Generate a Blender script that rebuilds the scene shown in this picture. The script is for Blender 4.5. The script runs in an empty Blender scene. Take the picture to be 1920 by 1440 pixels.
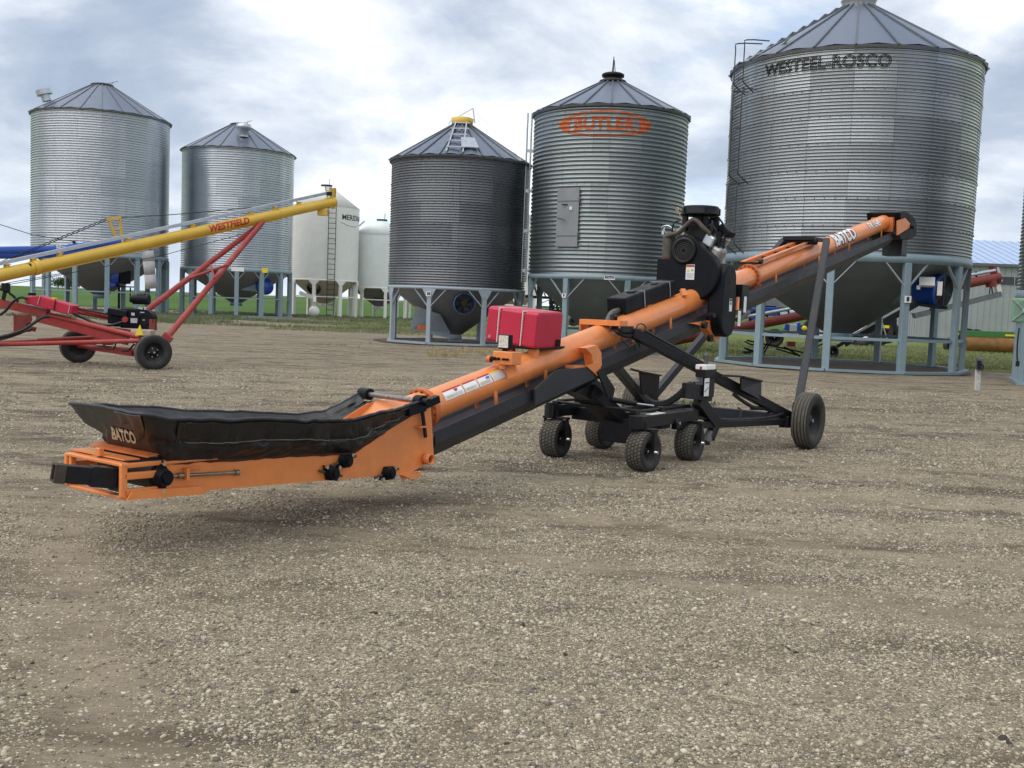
import bpy, bmesh, math, random
import numpy as np
from mathutils import Vector, Matrix, Euler
random.seed(7); RNG = np.random.default_rng(11)
PI = math.pi; rad = math.radians
S = bpy.context.scene; C = S.collection

# ---------------------------------------------------------------- camera
F, PITCH, ROLL, EYE = 1950.0, 0.0763, 0.0384, 1.65       # focal length in px of the 1920 px frame
_cp, _sp, _c, _s = math.cos(PITCH), math.sin(PITCH), math.cos(ROLL), math.sin(ROLL)
_A = np.array([[1, 0, 0], [0, -_sp, -_cp], [0, _cp, -_sp]])
RC = np.array([[_c, -_s, 0], [_s, _c, 0], [0, 0, 1]]) @ _A
cd = bpy.data.cameras.new('camera'); cam = bpy.data.objects.new('camera', cd); C.objects.link(cam)
cam.matrix_world = Matrix(((RC[0][0], -RC[1][0], -RC[2][0], 0), (RC[0][1], -RC[1][1], -RC[2][1], 0),
                           (RC[0][2], -RC[1][2], -RC[2][2], EYE), (0, 0, 0, 1)))
cd.sensor_width = 36; cd.lens = 36 * F / 1920; cd.clip_start = 0.1; cd.clip_end = 9000
S.camera = cam
S.view_settings.view_transform = 'Standard'; S.view_settings.look = 'None'
S.view_settings.exposure = 0.52; S.view_settings.gamma = 1
S.cycles.max_bounces = 6; S.cycles.diffuse_bounces = 3; S.cycles.glossy_bounces = 4

# ---------------------------------------------------------------- sky and sun
SUN_EL, SUN_AZ = rad(56), rad(235)         # azimuth of the sun, clockwise from +Y
sd = bpy.data.lights.new('sun', 'SUN'); so = bpy.data.objects.new('sun', sd); C.objects.link(so)
sd.energy = 1.5; sd.angle = rad(78); sd.color = (1.0, 0.96, 0.90)
_sv = Vector((math.sin(SUN_AZ) * math.cos(SUN_EL), math.cos(SUN_AZ) * math.cos(SUN_EL), math.sin(SUN_EL)))
so.rotation_euler = (-_sv).to_track_quat('-Z', 'Y').to_euler(); so.location = (0, 0, 60)

W = bpy.data.worlds.new('World'); S.world = W; W.use_nodes = True
nt = W.node_tree; nt.nodes.clear(); N = nt.nodes.new; LK = nt.links.new
def node(t, tree=None, **k):
    n = (tree or nt).nodes.new(t)
    for a, b in k.items():
        if a.startswith('i_'): n.inputs[a[2:]].default_value = b
        else: setattr(n, a, b)
    return n
def math_(op, a, b=None, tree=None, clamp=False):
    t = tree or nt
    n = t.nodes.new('ShaderNodeMath'); n.operation = op; n.use_clamp = clamp
    for i, x in enumerate((a, b)):
        if x is None: continue
        if isinstance(x, (int, float)): n.inputs[i].default_value = x
        else: t.links.new(x, n.inputs[i])
    return n.outputs[0]
def ramp(fac, stops, tree=None, interp='LINEAR'):
    t = tree or nt
    n = t.nodes.new('ShaderNodeValToRGB'); n.color_ramp.interpolation = interp
    el = n.color_ramp.elements
    while len(el) < len(stops): el.new(0.5)
    for e, (p, c) in zip(el, stops):
        e.position = p; e.color = (c, c, c, 1) if isinstance(c, (int, float)) else (*c, 1)
    t.links.new(fac, n.inputs[0]); return n.outputs[0]
def mixc(f, a, b, tree=None, mode='MIX'):
    t = tree or nt
    n = t.nodes.new('ShaderNodeMix'); n.data_type = 'RGBA'; n.blend_type = mode
    for sock, x in ((n.inputs[0], f), (n.inputs[6], a), (n.inputs[7], b)):
        if isinstance(x, (int, float)): sock.default_value = x
        elif isinstance(x, tuple): sock.default_value = (*x, 1)
        else: t.links.new(x, sock)
    return n.outputs[2]
sky = node('ShaderNodeTexSky', sky_type='NISHITA', sun_disc=False, sun_elevation=SUN_EL, sun_rotation=SUN_AZ)
tc = node('ShaderNodeTexCoord'); sx = node('ShaderNodeSeparateXYZ'); LK(tc.outputs['Generated'], sx.inputs[0])
zz = math_('ADD', math_('MAXIMUM', sx.outputs[2], 0.0), 0.40)
cx = node('ShaderNodeCombineXYZ')
LK(math_('DIVIDE', sx.outputs[0], zz), cx.inputs[0]); LK(math_('DIVIDE', sx.outputs[1], zz), cx.inputs[1])
LK(math_('MULTIPLY', sx.outputs[2], 1.5), cx.inputs[2])
mp = node('ShaderNodeMapping'); mp.inputs['Location'].default_value = (3.1, 1.7, 0.4); mp.inputs['Scale'].default_value = (1.0, 1.0, 1.0)
LK(cx.outputs[0], mp.inputs[0])
n1 = node('ShaderNodeTexNoise', i_Scale=2.6, i_Detail=12.0, i_Roughness=0.57, i_Distortion=0.25); LK(mp.outputs[0], n1.inputs['Vector'])
n2 = node('ShaderNodeTexNoise', i_Scale=1.3, i_Detail=6.0, i_Roughness=0.5, i_Distortion=0.1); LK(mp.outputs[0], n2.inputs['Vector'])
n3 = node('ShaderNodeTexNoise', i_Scale=1.1, i_Detail=8.0, i_Roughness=0.6, i_Distortion=0.5)
mp3 = node('ShaderNodeMapping'); mp3.inputs['Location'].default_value = (9.1, -4.7, 2.0); LK(cx.outputs[0], mp3.inputs[0]); LK(mp3.outputs[0], n3.inputs['Vector'])
cl = math_('ADD', math_('MULTIPLY', n1.outputs[0], 0.62), math_('MULTIPLY', n2.outputs[0], 0.38))
cloud = ramp(cl, [(0.37, (0.29, 0.355, 0.46)), (0.45, (0.38, 0.44, 0.54)), (0.52, (0.56, 0.61, 0.68)), (0.60, (0.82, 0.835, 0.85))])
skyb = mixc(1.0, sky.outputs[0], (0.115, 0.115, 0.115), mode='MULTIPLY')
skyb = mixc(0.45, skyb, (0.36, 0.50, 0.74))
blue = ramp(n3.outputs[0], [(0.36, 1.0), (0.45, 0.0)])
col = mixc(math_('MULTIPLY', blue, 0.75), cloud, skyb)
hz = ramp(sx.outputs[2], [(0.0, 0.6), (0.05, 0.25), (0.14, 0.0)])
col = mixc(hz, col, (0.62, 0.69, 0.77))
bg = node('ShaderNodeBackground', i_Strength=1.0); LK(col, bg.inputs[0])
wo = node('ShaderNodeOutputWorld'); LK(bg.outputs[0], wo.inputs[0])

# ---------------------------------------------------------------- pixel -> place (measured on the 1920 px photograph)
def ray(u, v):
    return RC.T @ np.array([(u - 960) / F, (v - 720) / F, 1.0])
def P(u, v, Y):
    d = ray(u, v); k = Y / d[1]; return Vector((d[0] * k, Y, EYE + d[2] * k))
def G(u, v, z=0.0):
    d = ray(u, v); k = (z - EYE) / d[2]; return Vector((d[0] * k, d[1] * k, z))
AZ = rad(36.0); AT = np.array([math.sin(AZ), math.cos(AZ), 0]); AN = np.array([math.cos(AZ), -math.sin(AZ), 0]); AM = np.array([2.745, 13.64, 0])
def _pl(u, v, p0, n):
    d = ray(u, v); o = np.array([0, 0, EYE]); return o + d * (np.dot(p0 - o, n) / np.dot(d, n))
def A(u, v, t):                                   # conveyor frame: (s along, -t, z); plane at lateral offset t (near side +)
    q = _pl(u, v, AM + AN * t, AN); return Vector((float((q - AM) @ AT), -t, float(q[2])))
def As(u, v, s):
    q = _pl(u, v, AM + AT * s, AT); return Vector((s, -float((q - AM) @ AN), float(q[2])))
def L3(s, t, z): return Vector((s, -t, z))

# ---------------------------------------------------------------- materials
MATS = {}
def mat(name, color, rough=0.5, metal=0.0, var=0.25, scale=6.0, dirt=0.0, dirtc=(0.16, 0.13, 0.10), bump=0.0, bscale=40.0, coat=0.0, spec=0.5, dust=0.0, chips=None):
    if name in MATS: return MATS[name]
    m = bpy.data.materials.new(name); m.use_nodes = True; t = m.node_tree; t.nodes.clear()
    out = t.nodes.new('ShaderNodeOutputMaterial'); b = t.nodes.new('ShaderNodeBsdfPrincipled'); t.links.new(b.outputs[0], out.inputs[0])
    co = t.nodes.new('ShaderNodeTexCoord')
    nz = node('ShaderNodeTexNoise', t, i_Scale=scale, i_Detail=6.0, i_Roughness=0.6); t.links.new(co.outputs['Object'], nz.inputs['Vector'])
    lo = tuple(c * (1 - var) for c in color); hi = tuple(min(1, c * (1 + var)) for c in color)
    c = ramp(nz.outputs[0], [(0.3, lo), (0.7, hi)], t)
    if dirt > 0:
        nd = node('ShaderNodeTexNoise', t, i_Scale=scale * 0.37, i_Detail=8.0, i_Roughness=0.7); t.links.new(co.outputs['Object'], nd.inputs['Vector'])
        dm = ramp(nd.outputs[0], [(0.45, 0.0), (0.72, dirt)], t)
        c = mixc(dm, c, dirtc, t)
    if chips:
        nc = node('ShaderNodeTexNoise', t, i_Scale=chips[0], i_Detail=4.0, i_Roughness=0.75); t.links.new(co.outputs['Object'], nc.inputs['Vector'])
        c = mixc(ramp(nc.outputs[0], [(chips[1], 0.0), (chips[1] + .03, 1.0)], t), c, chips[2], t)
    if dust:
        ge = t.nodes.new('ShaderNodeNewGeometry'); sp = t.nodes.new('ShaderNodeSeparateXYZ'); t.links.new(ge.outputs['Normal'], sp.inputs[0])
        nd2 = node('ShaderNodeTexNoise', t, i_Scale=11.0, i_Detail=7.0, i_Roughness=0.7); t.links.new(co.outputs['Object'], nd2.inputs['Vector'])
        dz = math_('MULTIPLY', ramp(sp.outputs[2], [(0.25, 0.12), (0.95, 1.0)], t), ramp(nd2.outputs[0], [(0.35, 0.15), (0.65, 1.0)], t), t)
        c = mixc(math_('MULTIPLY', dz, dust, t), c, (0.30, 0.25, 0.18), t)
    t.links.new(c, b.inputs['Base Color'])
    r = ramp(nz.outputs[0], [(0.25, max(0.02, rough - 0.1)), (0.75, min(1, rough + 0.1))], t); t.links.new(r, b.inputs['Roughness'])
    b.inputs['Metallic'].default_value = metal; b.inputs['Coat Weight'].default_value = coat; b.inputs['Specular IOR Level'].default_value = spec
    if bump > 0:
        nb = node('ShaderNodeTexNoise', t, i_Scale=bscale, i_Detail=5.0); t.links.new(co.outputs['Object'], nb.inputs['Vector'])
        bp = node('ShaderNodeBump', t, i_Strength=bump, i_Distance=0.02); t.links.new(nb.outputs[0], bp.inputs['Height']); t.links.new(bp.outputs[0], b.inputs['Normal'])
    MATS[name] = m; return m
def tin(name, c1, c2, rough, pw=2.9, ph=0.83, metal=0.92, rv=0.12, seam=0.35, streak=0.35):
    """corrugated sheet steel: panels of slightly different weathering (UV in metres)"""
    m = bpy.data.materials.new(name); m.use_nodes = True; t = m.node_tree; t.nodes.clear()
    out = t.nodes.new('ShaderNodeOutputMaterial'); b = t.nodes.new('ShaderNodeBsdfPrincipled'); t.links.new(b.outputs[0], out.inputs[0])
    uv = t.nodes.new('ShaderNodeUVMap'); uv.uv_map = 'UVMap'
    br = node('ShaderNodeTexBrick', t, i_Scale=1.0); br.offset = 0.5
    br.inputs['Color1'].default_value = (0, 0, 0, 1); br.inputs['Color2'].default_value = (1, 1, 1, 1); br.inputs['Mortar'].default_value = (0.5, 0.5, 0.5, 1)
    br.inputs['Brick Width'].default_value = pw; br.inputs['Row Height'].default_value = ph; br.inputs['Mortar Size'].default_value = 0.012; br.inputs['Bias'].default_value = -0.1
    t.links.new(uv.outputs[0], br.inputs[0])
    mp = node('ShaderNodeMapping', t); mp.inputs['Scale'].default_value = (7, 0.5, 1); t.links.new(uv.outputs[0], mp.inputs[0])
    nz = node('ShaderNodeTexNoise', t, i_Scale=1.0, i_Detail=7.0, i_Roughness=0.65); t.links.new(mp.outputs[0], nz.inputs['Vector'])
    n4 = node('ShaderNodeTexNoise', t, i_Scale=26.0, i_Detail=3.0); t.links.new(uv.outputs[0], n4.inputs['Vector'])
    f = math_('ADD', math_('MULTIPLY', br.outputs[0], 1 - streak, t), math_('MULTIPLY', nz.outputs[0], streak, t), t)
    f = math_('ADD', f, math_('MULTIPLY', math_('SUBTRACT', n4.outputs[0], 0.5, t), 0.25, t), t)
    c = ramp(f, [(0.1, c1), (0.9, c2)], t)
    c = mixc(math_('MULTIPLY', br.outputs[1], seam, t), c, (0.05, 0.055, 0.06), t)
    t.links.new(c, b.inputs['Base Color'])
    t.links.new(ramp(f, [(0.1, rough + rv), (0.9, max(0.05, rough - rv))], t), b.inputs['Roughness'])
    b.inputs['Metallic'].default_value = metal
    MATS[name] = m; return m
M_orange = mat('orange paint', (0.84, 0.258, 0.062), 0.40, var=0.08, scale=7, dirt=0.5, dirtc=(0.50, 0.19, 0.075), coat=0.35, bump=0.05, bscale=14, dust=.16, chips=(38.0, .735, (.30, .085, .035)))
M_orange_d = mat('worn orange paint', (0.62, 0.16, 0.045), 0.5, var=0.12, scale=12, dirt=0.5, dirtc=(0.2, 0.07, 0.03))
M_slate = mat('slate painted steel', (0.024, 0.027, 0.035), 0.45, var=0.18, dirt=0.35, dirtc=(0.05, 0.047, 0.043), spec=.30, dust=.09)
M_black = mat('black painted steel', (0.005, 0.0062, 0.010), 0.46, var=0.2, dirt=0.25, dirtc=(0.02, 0.018, 0.017), spec=0.25, dust=.24)
M_blackp = mat('black plastic', (0.004, 0.0055, 0.0095), 0.5, var=0.15, dirt=0.15, dirtc=(0.011, 0.011, 0.013), spec=0.15, dust=.12)
M_canvas = mat('black tarp', (0.010, 0.011, 0.013), 0.42, var=0.3, scale=5, dirt=0.5, dirtc=(0.026, 0.026, 0.026), bump=0.35, bscale=9, dust=.10)
M_hem = mat('grey tarp hem', (0.030, 0.031, 0.034), 0.6, var=0.5, scale=9)
M_rub = mat('tyre rubber', (0.016, 0.016, 0.017), 0.78, var=0.25, dirt=0.55, dirtc=(0.085, 0.073, 0.056), dust=.2)
M_tread = mat('dusty tread', (0.11, 0.098, 0.078), 0.9, var=0.3, scale=20)
M_hose = mat('hydraulic hose', (0.012, 0.012, 0.013), 0.5)
M_hoseg = mat('grey hose', (0.10, 0.10, 0.09), 0.6)
M_red = mat('red poly tank', (0.50, 0.010, 0.045), 0.42, var=0.08, scale=4, dirt=0.2, dirtc=(0.40, 0.015, 0.04), bump=0.06, bscale=5, dust=.10)
M_redp = mat('faded red paint', (0.30, 0.021, 0.018), 0.5, var=0.2, dirt=0.5, dirtc=(0.40, 0.11, 0.085), dust=.10)
M_redb = mat('oxide red paint', (0.20, 0.026, 0.017), 0.5, var=0.2, dirt=0.4, dirtc=(0.12, 0.03, 0.02))
M_yel = mat('yellow paint', (0.70, 0.44, 0.045), 0.4, var=0.08, scale=3, dirt=0.3, dirtc=(0.48, 0.32, 0.08), coat=0.2)
M_blue = mat('blue paint', (0.012, 0.07, 0.36), 0.35, var=0.12, dirt=0.2, dirtc=(0.05, 0.08, 0.2), coat=0.2)
M_bgrey = mat('blue grey paint', (0.22, 0.30, 0.335), 0.45, var=0.08, dirt=0.35, dirtc=(0.20, 0.235, 0.245))
M_lgrey = mat('light grey paint', (0.31, 0.36, 0.40), 0.45, var=0.08, dirt=0.35, dirtc=(0.30, 0.32, 0.33))
M_cone = mat('grey green hopper steel', (0.17, 0.205, 0.205), 0.5, var=0.12, scale=2, dirt=0.3, dirtc=(0.135, 0.155, 0.155))
M_conel = mat('grey hopper steel', (0.23, 0.24, 0.25), 0.45, var=0.12, scale=2, dirt=0.3, dirtc=(0.17, 0.175, 0.175))
M_galv = mat('galvanised steel', (0.52, 0.55, 0.58), 0.38, metal=0.85, var=0.12, scale=8)
M_roof = mat('galvanised roof sheet', (0.20, 0.23, 0.29), 0.36, metal=0.85, var=0.10, scale=3)
M_rib = mat('roof rib steel', (0.15, 0.165, 0.18), 0.5, metal=0.7, var=0.1)
M_chrome = mat('bright steel', (0.62, 0.63, 0.65), 0.25, metal=1.0, var=0.1)
M_alu = mat('cast engine metal', (0.36, 0.355, 0.34), 0.45, metal=0.7, var=0.3, scale=20)
M_rust = mat('rusty muffler', (0.105, 0.088, 0.072), 0.7, metal=0.3, var=0.3, scale=14)
M_white = mat('white enamel', (0.80, 0.795, 0.74), 0.4, var=0.04, scale=2, dirt=0.15, dirtc=(0.58, 0.56, 0.48))
M_white2 = mat('cool white enamel', (0.72, 0.76, 0.74), 0.4, var=0.04, scale=2, dirt=0.15, dirtc=(0.52, 0.55, 0.52))
M_whitec = mat('cream hopper enamel', (0.55, 0.51, 0.42), 0.45, var=0.06, dirt=0.2, dirtc=(0.4, 0.36, 0.28))
M_dec = mat('white decal', (0.80, 0.80, 0.78), 0.4, var=0.03)
M_decy = mat('yellow decal', (0.80, 0.60, 0.03), 0.4, var=0.05)
M_deck = mat('black print', (0.015, 0.015, 0.016), 0.5, var=0.05)
M_decg = mat('grey print', (0.40, 0.41, 0.43), 0.5, var=0.1)
M_decr = mat('red print', (0.45, 0.02, 0.02), 0.45, var=0.1)
M_decb = mat('blue print', (0.05, 0.22, 0.55), 0.45, var=0.1)
M_cream = mat('cream lettering', (0.50, 0.45, 0.30), 0.6, var=0.2, scale=30)
M_stripe = mat('faded orange stencil', (0.48, 0.11, 0.032), 0.6, metal=0.1, var=0.3, scale=6, dirt=.45, dirtc=(.30, .17, .11))
M_lens = mat('led lens', (0.60, 0.60, 0.52), 0.15, var=0.35, scale=60, spec=0.8)
M_green = mat('green paint', (0.035, 0.16, 0.03), 0.4, var=0.15, dirt=0.3, dirtc=(0.10, 0.13, 0.05))
M_fang = mat('faded green paint', (0.16, 0.30, 0.17), 0.5, var=0.15, dirt=0.3, dirtc=(0.25, 0.28, 0.2))
M_drum = mat('worn roller drum', (0.20, 0.095, 0.018), 0.45, metal=0.2, var=0.3, scale=3, dirt=0.6, dirtc=(0.14, 0.07, 0.025))
M_sock = mat('grey fabric spout', (0.42, 0.42, 0.41), 0.8, var=0.12, scale=8, bump=0.3, bscale=12)
M_wood = mat('weathered white post', (0.50, 0.49, 0.46), 0.75, var=0.25, scale=14)
M_shedw = mat('shed wall steel', (0.36, 0.385, 0.38), 0.42, metal=0.45, var=0.08, scale=1)
M_shedr = mat('shed roof steel', (0.44, 0.55, 0.74), 0.35, metal=0.35, var=0.06, scale=1)  # reflected sky is put into the pale blue base colour
M_glass = mat('dark window', (0.02, 0.022, 0.025), 0.12, var=0.2, spec=0.7)
M_bark = mat('bark', (0.07, 0.05, 0.035), 0.9)
M_leaf = mat('tree leaves', (0.045, 0.085, 0.03), 0.7, var=0.4, scale=0.6)
M_leafd = mat('weed leaves', (0.075, 0.125, 0.03), 0.7, var=0.5, scale=3)
M_straw = mat('dry straw', (0.42, 0.31, 0.14), 0.8, var=0.35, scale=6)

# ---------------------------------------------------------------- mesh builder
def basis(d, up=(0, 0, 1)):
    d = Vector(d).normalized(); u = Vector(up)
    if abs(d.dot(u.normalized())) > 0.98: u = Vector((1, 0, 0)) if abs(d.x) < 0.9 else Vector((0, 1, 0))
    x = d.cross(u).normalized(); y = x.cross(d).normalized(); return x, y, d      # x side, y up, d along
class MB:
    def __init__(s): s.v, s.f, s.m, s.sm = [], [], [], []
    def add(s, vs, fs, m=0, smooth=False):
        o = len(s.v); s.v += [tuple(v) for v in vs]
        for f in fs: s.f.append(tuple(i + o for i in f)); s.m.append(m); s.sm.append(smooth)
        return s
    def box(s, c, size, m=0, R=None):
        c = Vector(c); vs = []
        for i in range(8):
            p = Vector(((-.5, .5)[i & 1] * size[0], (-.5, .5)[i >> 1 & 1] * size[1], (-.5, .5)[i >> 2] * size[2]))
            vs.append(c + (R @ p if R else p))
        return s.add(vs, [(0, 2, 3, 1), (4, 5, 7, 6), (0, 1, 5, 4), (2, 6, 7, 3), (0, 4, 6, 2), (1, 3, 7, 5)], m)
    def beam(s, a, b, w, h=None, m=0, up=(0, 0, 1), w2=None, h2=None):
        a, b = Vector(a), Vector(b); h = h or w; x, y, d = basis(b - a, up); vs = []
        for p, ww, hh in ((a, w, h), (b, w2 or w, h2 or h)):
            for i, j in ((-1, -1), (1, -1), (1, 1), (-1, 1)): vs.append(p + x * (i * ww / 2) + y * (j * hh / 2))
        return s.add(vs, [(3, 2, 1, 0), (4, 5, 6, 7), (0, 1, 5, 4), (1, 2, 6, 5), (2, 3, 7, 6), (3, 0, 4, 7)], m)
    def tube(s, a, b, r, r2=None, n=20, m=0, cap=True, smooth=True):
        a, b = Vector(a), Vector(b); r2 = r if r2 is None else r2; x, y, d = basis(b - a); vs = []
        for p, rr in ((a, r), (b, r2)):
            for k in range(n): t = 2 * PI * k / n; vs.append(p + x * (rr * math.cos(t)) + y * (rr * math.sin(t)))
        s.add(vs, [(k, (k + 1) % n, n + (k + 1) % n, n + k) for k in range(n)], m, smooth)
        if cap: s.add(vs[:n], [tuple(range(n))[::-1]], m); s.add(vs[n:], [tuple(range(n))], m)
        return s
    def pipe(s, pts, r, n=8, m=0, sub=6, cap=True):
        pts = [Vector(p) for p in pts]
        if sub > 1 and len(pts) > 2:
            q = []
            for i in range(len(pts) - 1):
                p0, p1, p2, p3 = pts[max(i - 1, 0)], pts[i], pts[i + 1], pts[min(i + 2, len(pts) - 1)]
                for k in range(sub):
                    t = k / sub
                    q.append(0.5 * ((2 * p1) + (p2 - p0) * t + (2 * p0 - 5 * p1 + 4 * p2 - p3) * t * t + (3 * p1 - p0 - 3 * p2 + p3) * t ** 3))
            pts = q + [pts[-1]]
        vs = []; up = Vector((0.13, 0.21, 1)).normalized()
        for i, p in enumerate(pts):
            d = pts[min(i + 1, len(pts) - 1)] - pts[max(i - 1, 0)]
            x, y, _ = basis(d, up)
            for k in range(n): t = 2 * PI * k / n; vs.append(p + x * (r * math.cos(t)) + y * (r * math.sin(t)))
        fs = [(i * n + k, i * n + (k + 1) % n, (i + 1) * n + (k + 1) % n, (i + 1) * n + k) for i in range(len(pts) - 1) for k in range(n)]
        s.add(vs, fs, m, True)
        if cap: s.add(vs[:n], [tuple(range(n))[::-1]], m); s.add(vs[-n:], [tuple(range(n))], m)
        return s
    def lathe(s, prof, c, axis=(0, 0, 1), n=32, m=0, smooth=True, close=False):
        c = Vector(c); x, y, d = basis(axis); vs = []
        for r, z in prof:
            for k in range(n): t = 2 * PI * k / n; vs.append(c + x * (r * math.cos(t)) + y * (r * math.sin(t)) + d * z)
        L = len(prof); rng = range(L if close else L - 1)
        return s.add(vs, [(i * n + k, i * n + (k + 1) % n, ((i + 1) % L) * n + (k + 1) % n, ((i + 1) % L) * n + k) for i in rng for k in range(n)], m, smooth)
    def prism(s, poly, off, m=0):
        poly = [Vector(p) for p in poly]; off = Vector(off); n = len(poly)
        vs = poly + [p + off for p in poly]
        return s.add(vs, [tuple(range(n))[::-1], tuple(range(n, 2 * n))] + [(k, (k + 1) % n, n + (k + 1) % n, n + k) for k in range(n)], m)
    def quad(s, a, b, c, d, m=0): return s.add([a, b, c, d], [(0, 1, 2, 3)], m)
    def ball(s, c, r, m=0, n=8, sz=1.0):
        prof = [(max(1e-4, r * math.sin(PI * i / n)), -r * sz * math.cos(PI * i / n)) for i in range(n + 1)]
        return s.lathe(prof, c, n=2 * n, m=m)
    def build(s, name, mats, parent=None, bevel=0.0, loc=None, solid=0.0, subsurf=0, shift=None):
        me = bpy.data.meshes.new(name)
        vs = s.v if shift is None else [(x - shift[0], y - shift[1], z - shift[2]) for x, y, z in s.v]
        me.from_pydata(vs, [], s.f)
        mats = mats if isinstance(mats, (list, tuple)) else [mats]
        for q in mats: me.materials.append(q)
        me.polygons.foreach_set('material_index', s.m); me.polygons.foreach_set('use_smooth', s.sm)
        bm = bmesh.new(); bm.from_mesh(me); bmesh.ops.recalc_face_normals(bm, faces=bm.faces); bm.to_mesh(me); bm.free()
        me.update()
        o = bpy.data.objects.new(name, me); C.objects.link(o)
        if parent: o.parent = parent
        if loc is not None: o.location = loc
        if solid: q = o.modifiers.new('solid', 'SOLIDIFY'); q.thickness = solid; q.offset = 0
        if subsurf: q = o.modifiers.new('sub', 'SUBSURF'); q.levels = q.render_levels = subsurf
        if bevel: q = o.modifiers.new('bevel', 'BEVEL'); q.width = bevel; q.segments = 2; q.limit_method = 'ANGLE'; q.angle_limit = rad(40)
        return o
def thing(name, label, cat, loc=(0, 0, 0), rot=None, group=None):
    o = bpy.data.objects.new(name, None); C.objects.link(o); o.location = loc; o.empty_display_size = 0.2
    if rot is not None: o.rotation_euler = rot
    o['label'] = label; o['category'] = cat
    if group: o['group'] = group
    return o
def tag(o, label, cat, group=None):
    o['label'] = label; o['category'] = cat
    if group: o['group'] = group
    return o
def mesh_np(name, V, Fq, mats, parent=None, smooth=True, uv=None, kind=None):
    """big meshes from numpy arrays (all faces the same size)"""
    me = bpy.data.meshes.new(name); k = Fq.shape[1]
    me.vertices.add(len(V)); me.vertices.foreach_set('co', np.asarray(V, np.float32).ravel())
    me.loops.add(Fq.size); me.loops.foreach_set('vertex_index', Fq.astype(np.int32).ravel())
    me.polygons.add(len(Fq)); me.polygons.foreach_set('loop_start', np.arange(0, Fq.size, k, dtype=np.int32))
    me.polygons.foreach_set('loop_total', np.full(len(Fq), k, np.int32))
    me.polygons.foreach_set('use_smooth', np.full(len(Fq), smooth))
    if uv is not None:
        l = me.uv_layers.new(name='UVMap'); l.data.foreach_set('uv', np.asarray(uv, np.float32).ravel())
    me.update(calc_edges=True)
    for q in (mats if isinstance(mats, (list, tuple)) else [mats]): me.materials.append(q)
    o = bpy.data.objects.new(name, me); C.objects.link(o)
    if parent: o.parent = parent
    if kind: o['kind'] = kind
    return o
def text2d(txt, size=1.0, shear=0.0, bold=0.0, outline=0.0, space=1.0):
    """lettering as flat triangles: (n x 2 points, faces); outline > 0 gives stroked outlines only"""
    cu = bpy.data.curves.new('t', 'FONT'); cu.body = txt; cu.size = size; cu.shear = shear; cu.offset = bold; cu.space_character = space
    cu.align_x = 'CENTER'; cu.align_y = 'CENTER'; cu.resolution_u = 4
    if outline: cu.fill_mode = 'NONE'; cu.bevel_depth = outline; cu.bevel_resolution = 0
    ob = bpy.data.objects.new('t', cu); C.objects.link(ob); bpy.context.view_layer.update()
    me = bpy.data.meshes.new_from_object(ob.evaluated_get(bpy.context.evaluated_depsgraph_get()))
    bpy.data.objects.remove(ob); bpy.data.curves.remove(cu)
    return me
def text_obj(name, txt, mapf, m, parent, cuts=(), **k):
    """lettering laid on a surface: mapf(x, y, z) -> point"""
    me = text2d(txt, **k); me.name = name
    bm = bmesh.new(); bm.from_mesh(me)
    for axis, vals in cuts:
        for q in vals:
            no = Vector((1, 0, 0)) if axis == 0 else Vector((0, 1, 0))
            bmesh.ops.bisect_plane(bm, geom=bm.verts[:] + bm.edges[:] + bm.faces[:], plane_co=no * q, plane_no=no)
    for v in bm.verts: v.co = mapf(v.co.x, v.co.y, v.co.z)
    bm.to_mesh(me); bm.free(); me.materials.clear(); me.materials.append(m)
    o = bpy.data.objects.new(name, me); C.objects.link(o)
    if parent: o.parent = parent
    return o
def vnoise(x, y, seed=0):
    """value noise on numpy arrays"""
    xi, yi = np.floor(x).astype(np.int64), np.floor(y).astype(np.int64); fx, fy = x - xi, y - yi
    fx = fx * fx * (3 - 2 * fx); fy = fy * fy * (3 - 2 * fy)
    def hsh(a, b):
        n = (a * 374761393 + b * 668265263 + seed * 974711) & 0xffffffff
        n = ((n ^ (n >> 13)) * 1274126177) & 0xffffffff
        return ((n ^ (n >> 16)) & 0xffff) / 65535.0
    return (hsh(xi, yi) * (1 - fx) + hsh(xi + 1, yi) * fx) * (1 - fy) + (hsh(xi, yi + 1) * (1 - fx) + hsh(xi + 1, yi + 1) * fx) * fy
def fbm(x, y, o=4, seed=0):
    a, t, w = 0.5, 0, 0
    for i in range(o): t = t + a * vnoise(x * 2 ** i + 17.3 * i, y * 2 ** i - 9.1 * i, seed + i); w += a; a *= 0.5
    return t / w

# ---------------------------------------------------------------- ground
LANES = [(.30, rad(25.8), .34), (-1.25, rad(25.8), .34), (6.3, rad(68), .28), (7.7, rad(68), .28), (9.9, rad(76), .40)]     # packed wheel lanes: x cos a + y sin a = c
def gravel_amount(x, y):                              # 0 bare packed dirt .. 1 loose stones
    g = fbm(x * 0.55, y * 0.9, 4, 3)
    keep = np.ones_like(x)
    for c0, an, wd in LANES: keep = keep * np.clip((np.abs(x * math.cos(an) + y * math.sin(an) - c0 + .25 * (fbm(x * .4, y * .4, 2, 9) - .5)) / wd - .55) * 1.6 + .12, .12, 1)
    return np.clip((g - 0.30) * 3.6, 0.12, 1) * keep
def ground_h(x, y):
    near = np.clip(1.2 - np.hypot(x, y - 6) / 60, 0, 1)
    rut = 0
    for c0, an, wd in LANES: rut = rut + np.exp(-((x * math.cos(an) + y * math.sin(an) - c0 + .25 * (fbm(x * .4, y * .4, 2, 9) - .5)) / wd) ** 2)
    return near * (-.012 * np.minimum(rut, 1) + 0.030 * (fbm(x * 0.5, y * 0.5, 3, 5) - 0.5) + 0.022 * (fbm(x * 2.6, y * 3.4, 4, 6) - 0.5) + 0.012 * (fbm(x * 9, y * 11, 2, 8) - 0.5))
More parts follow.
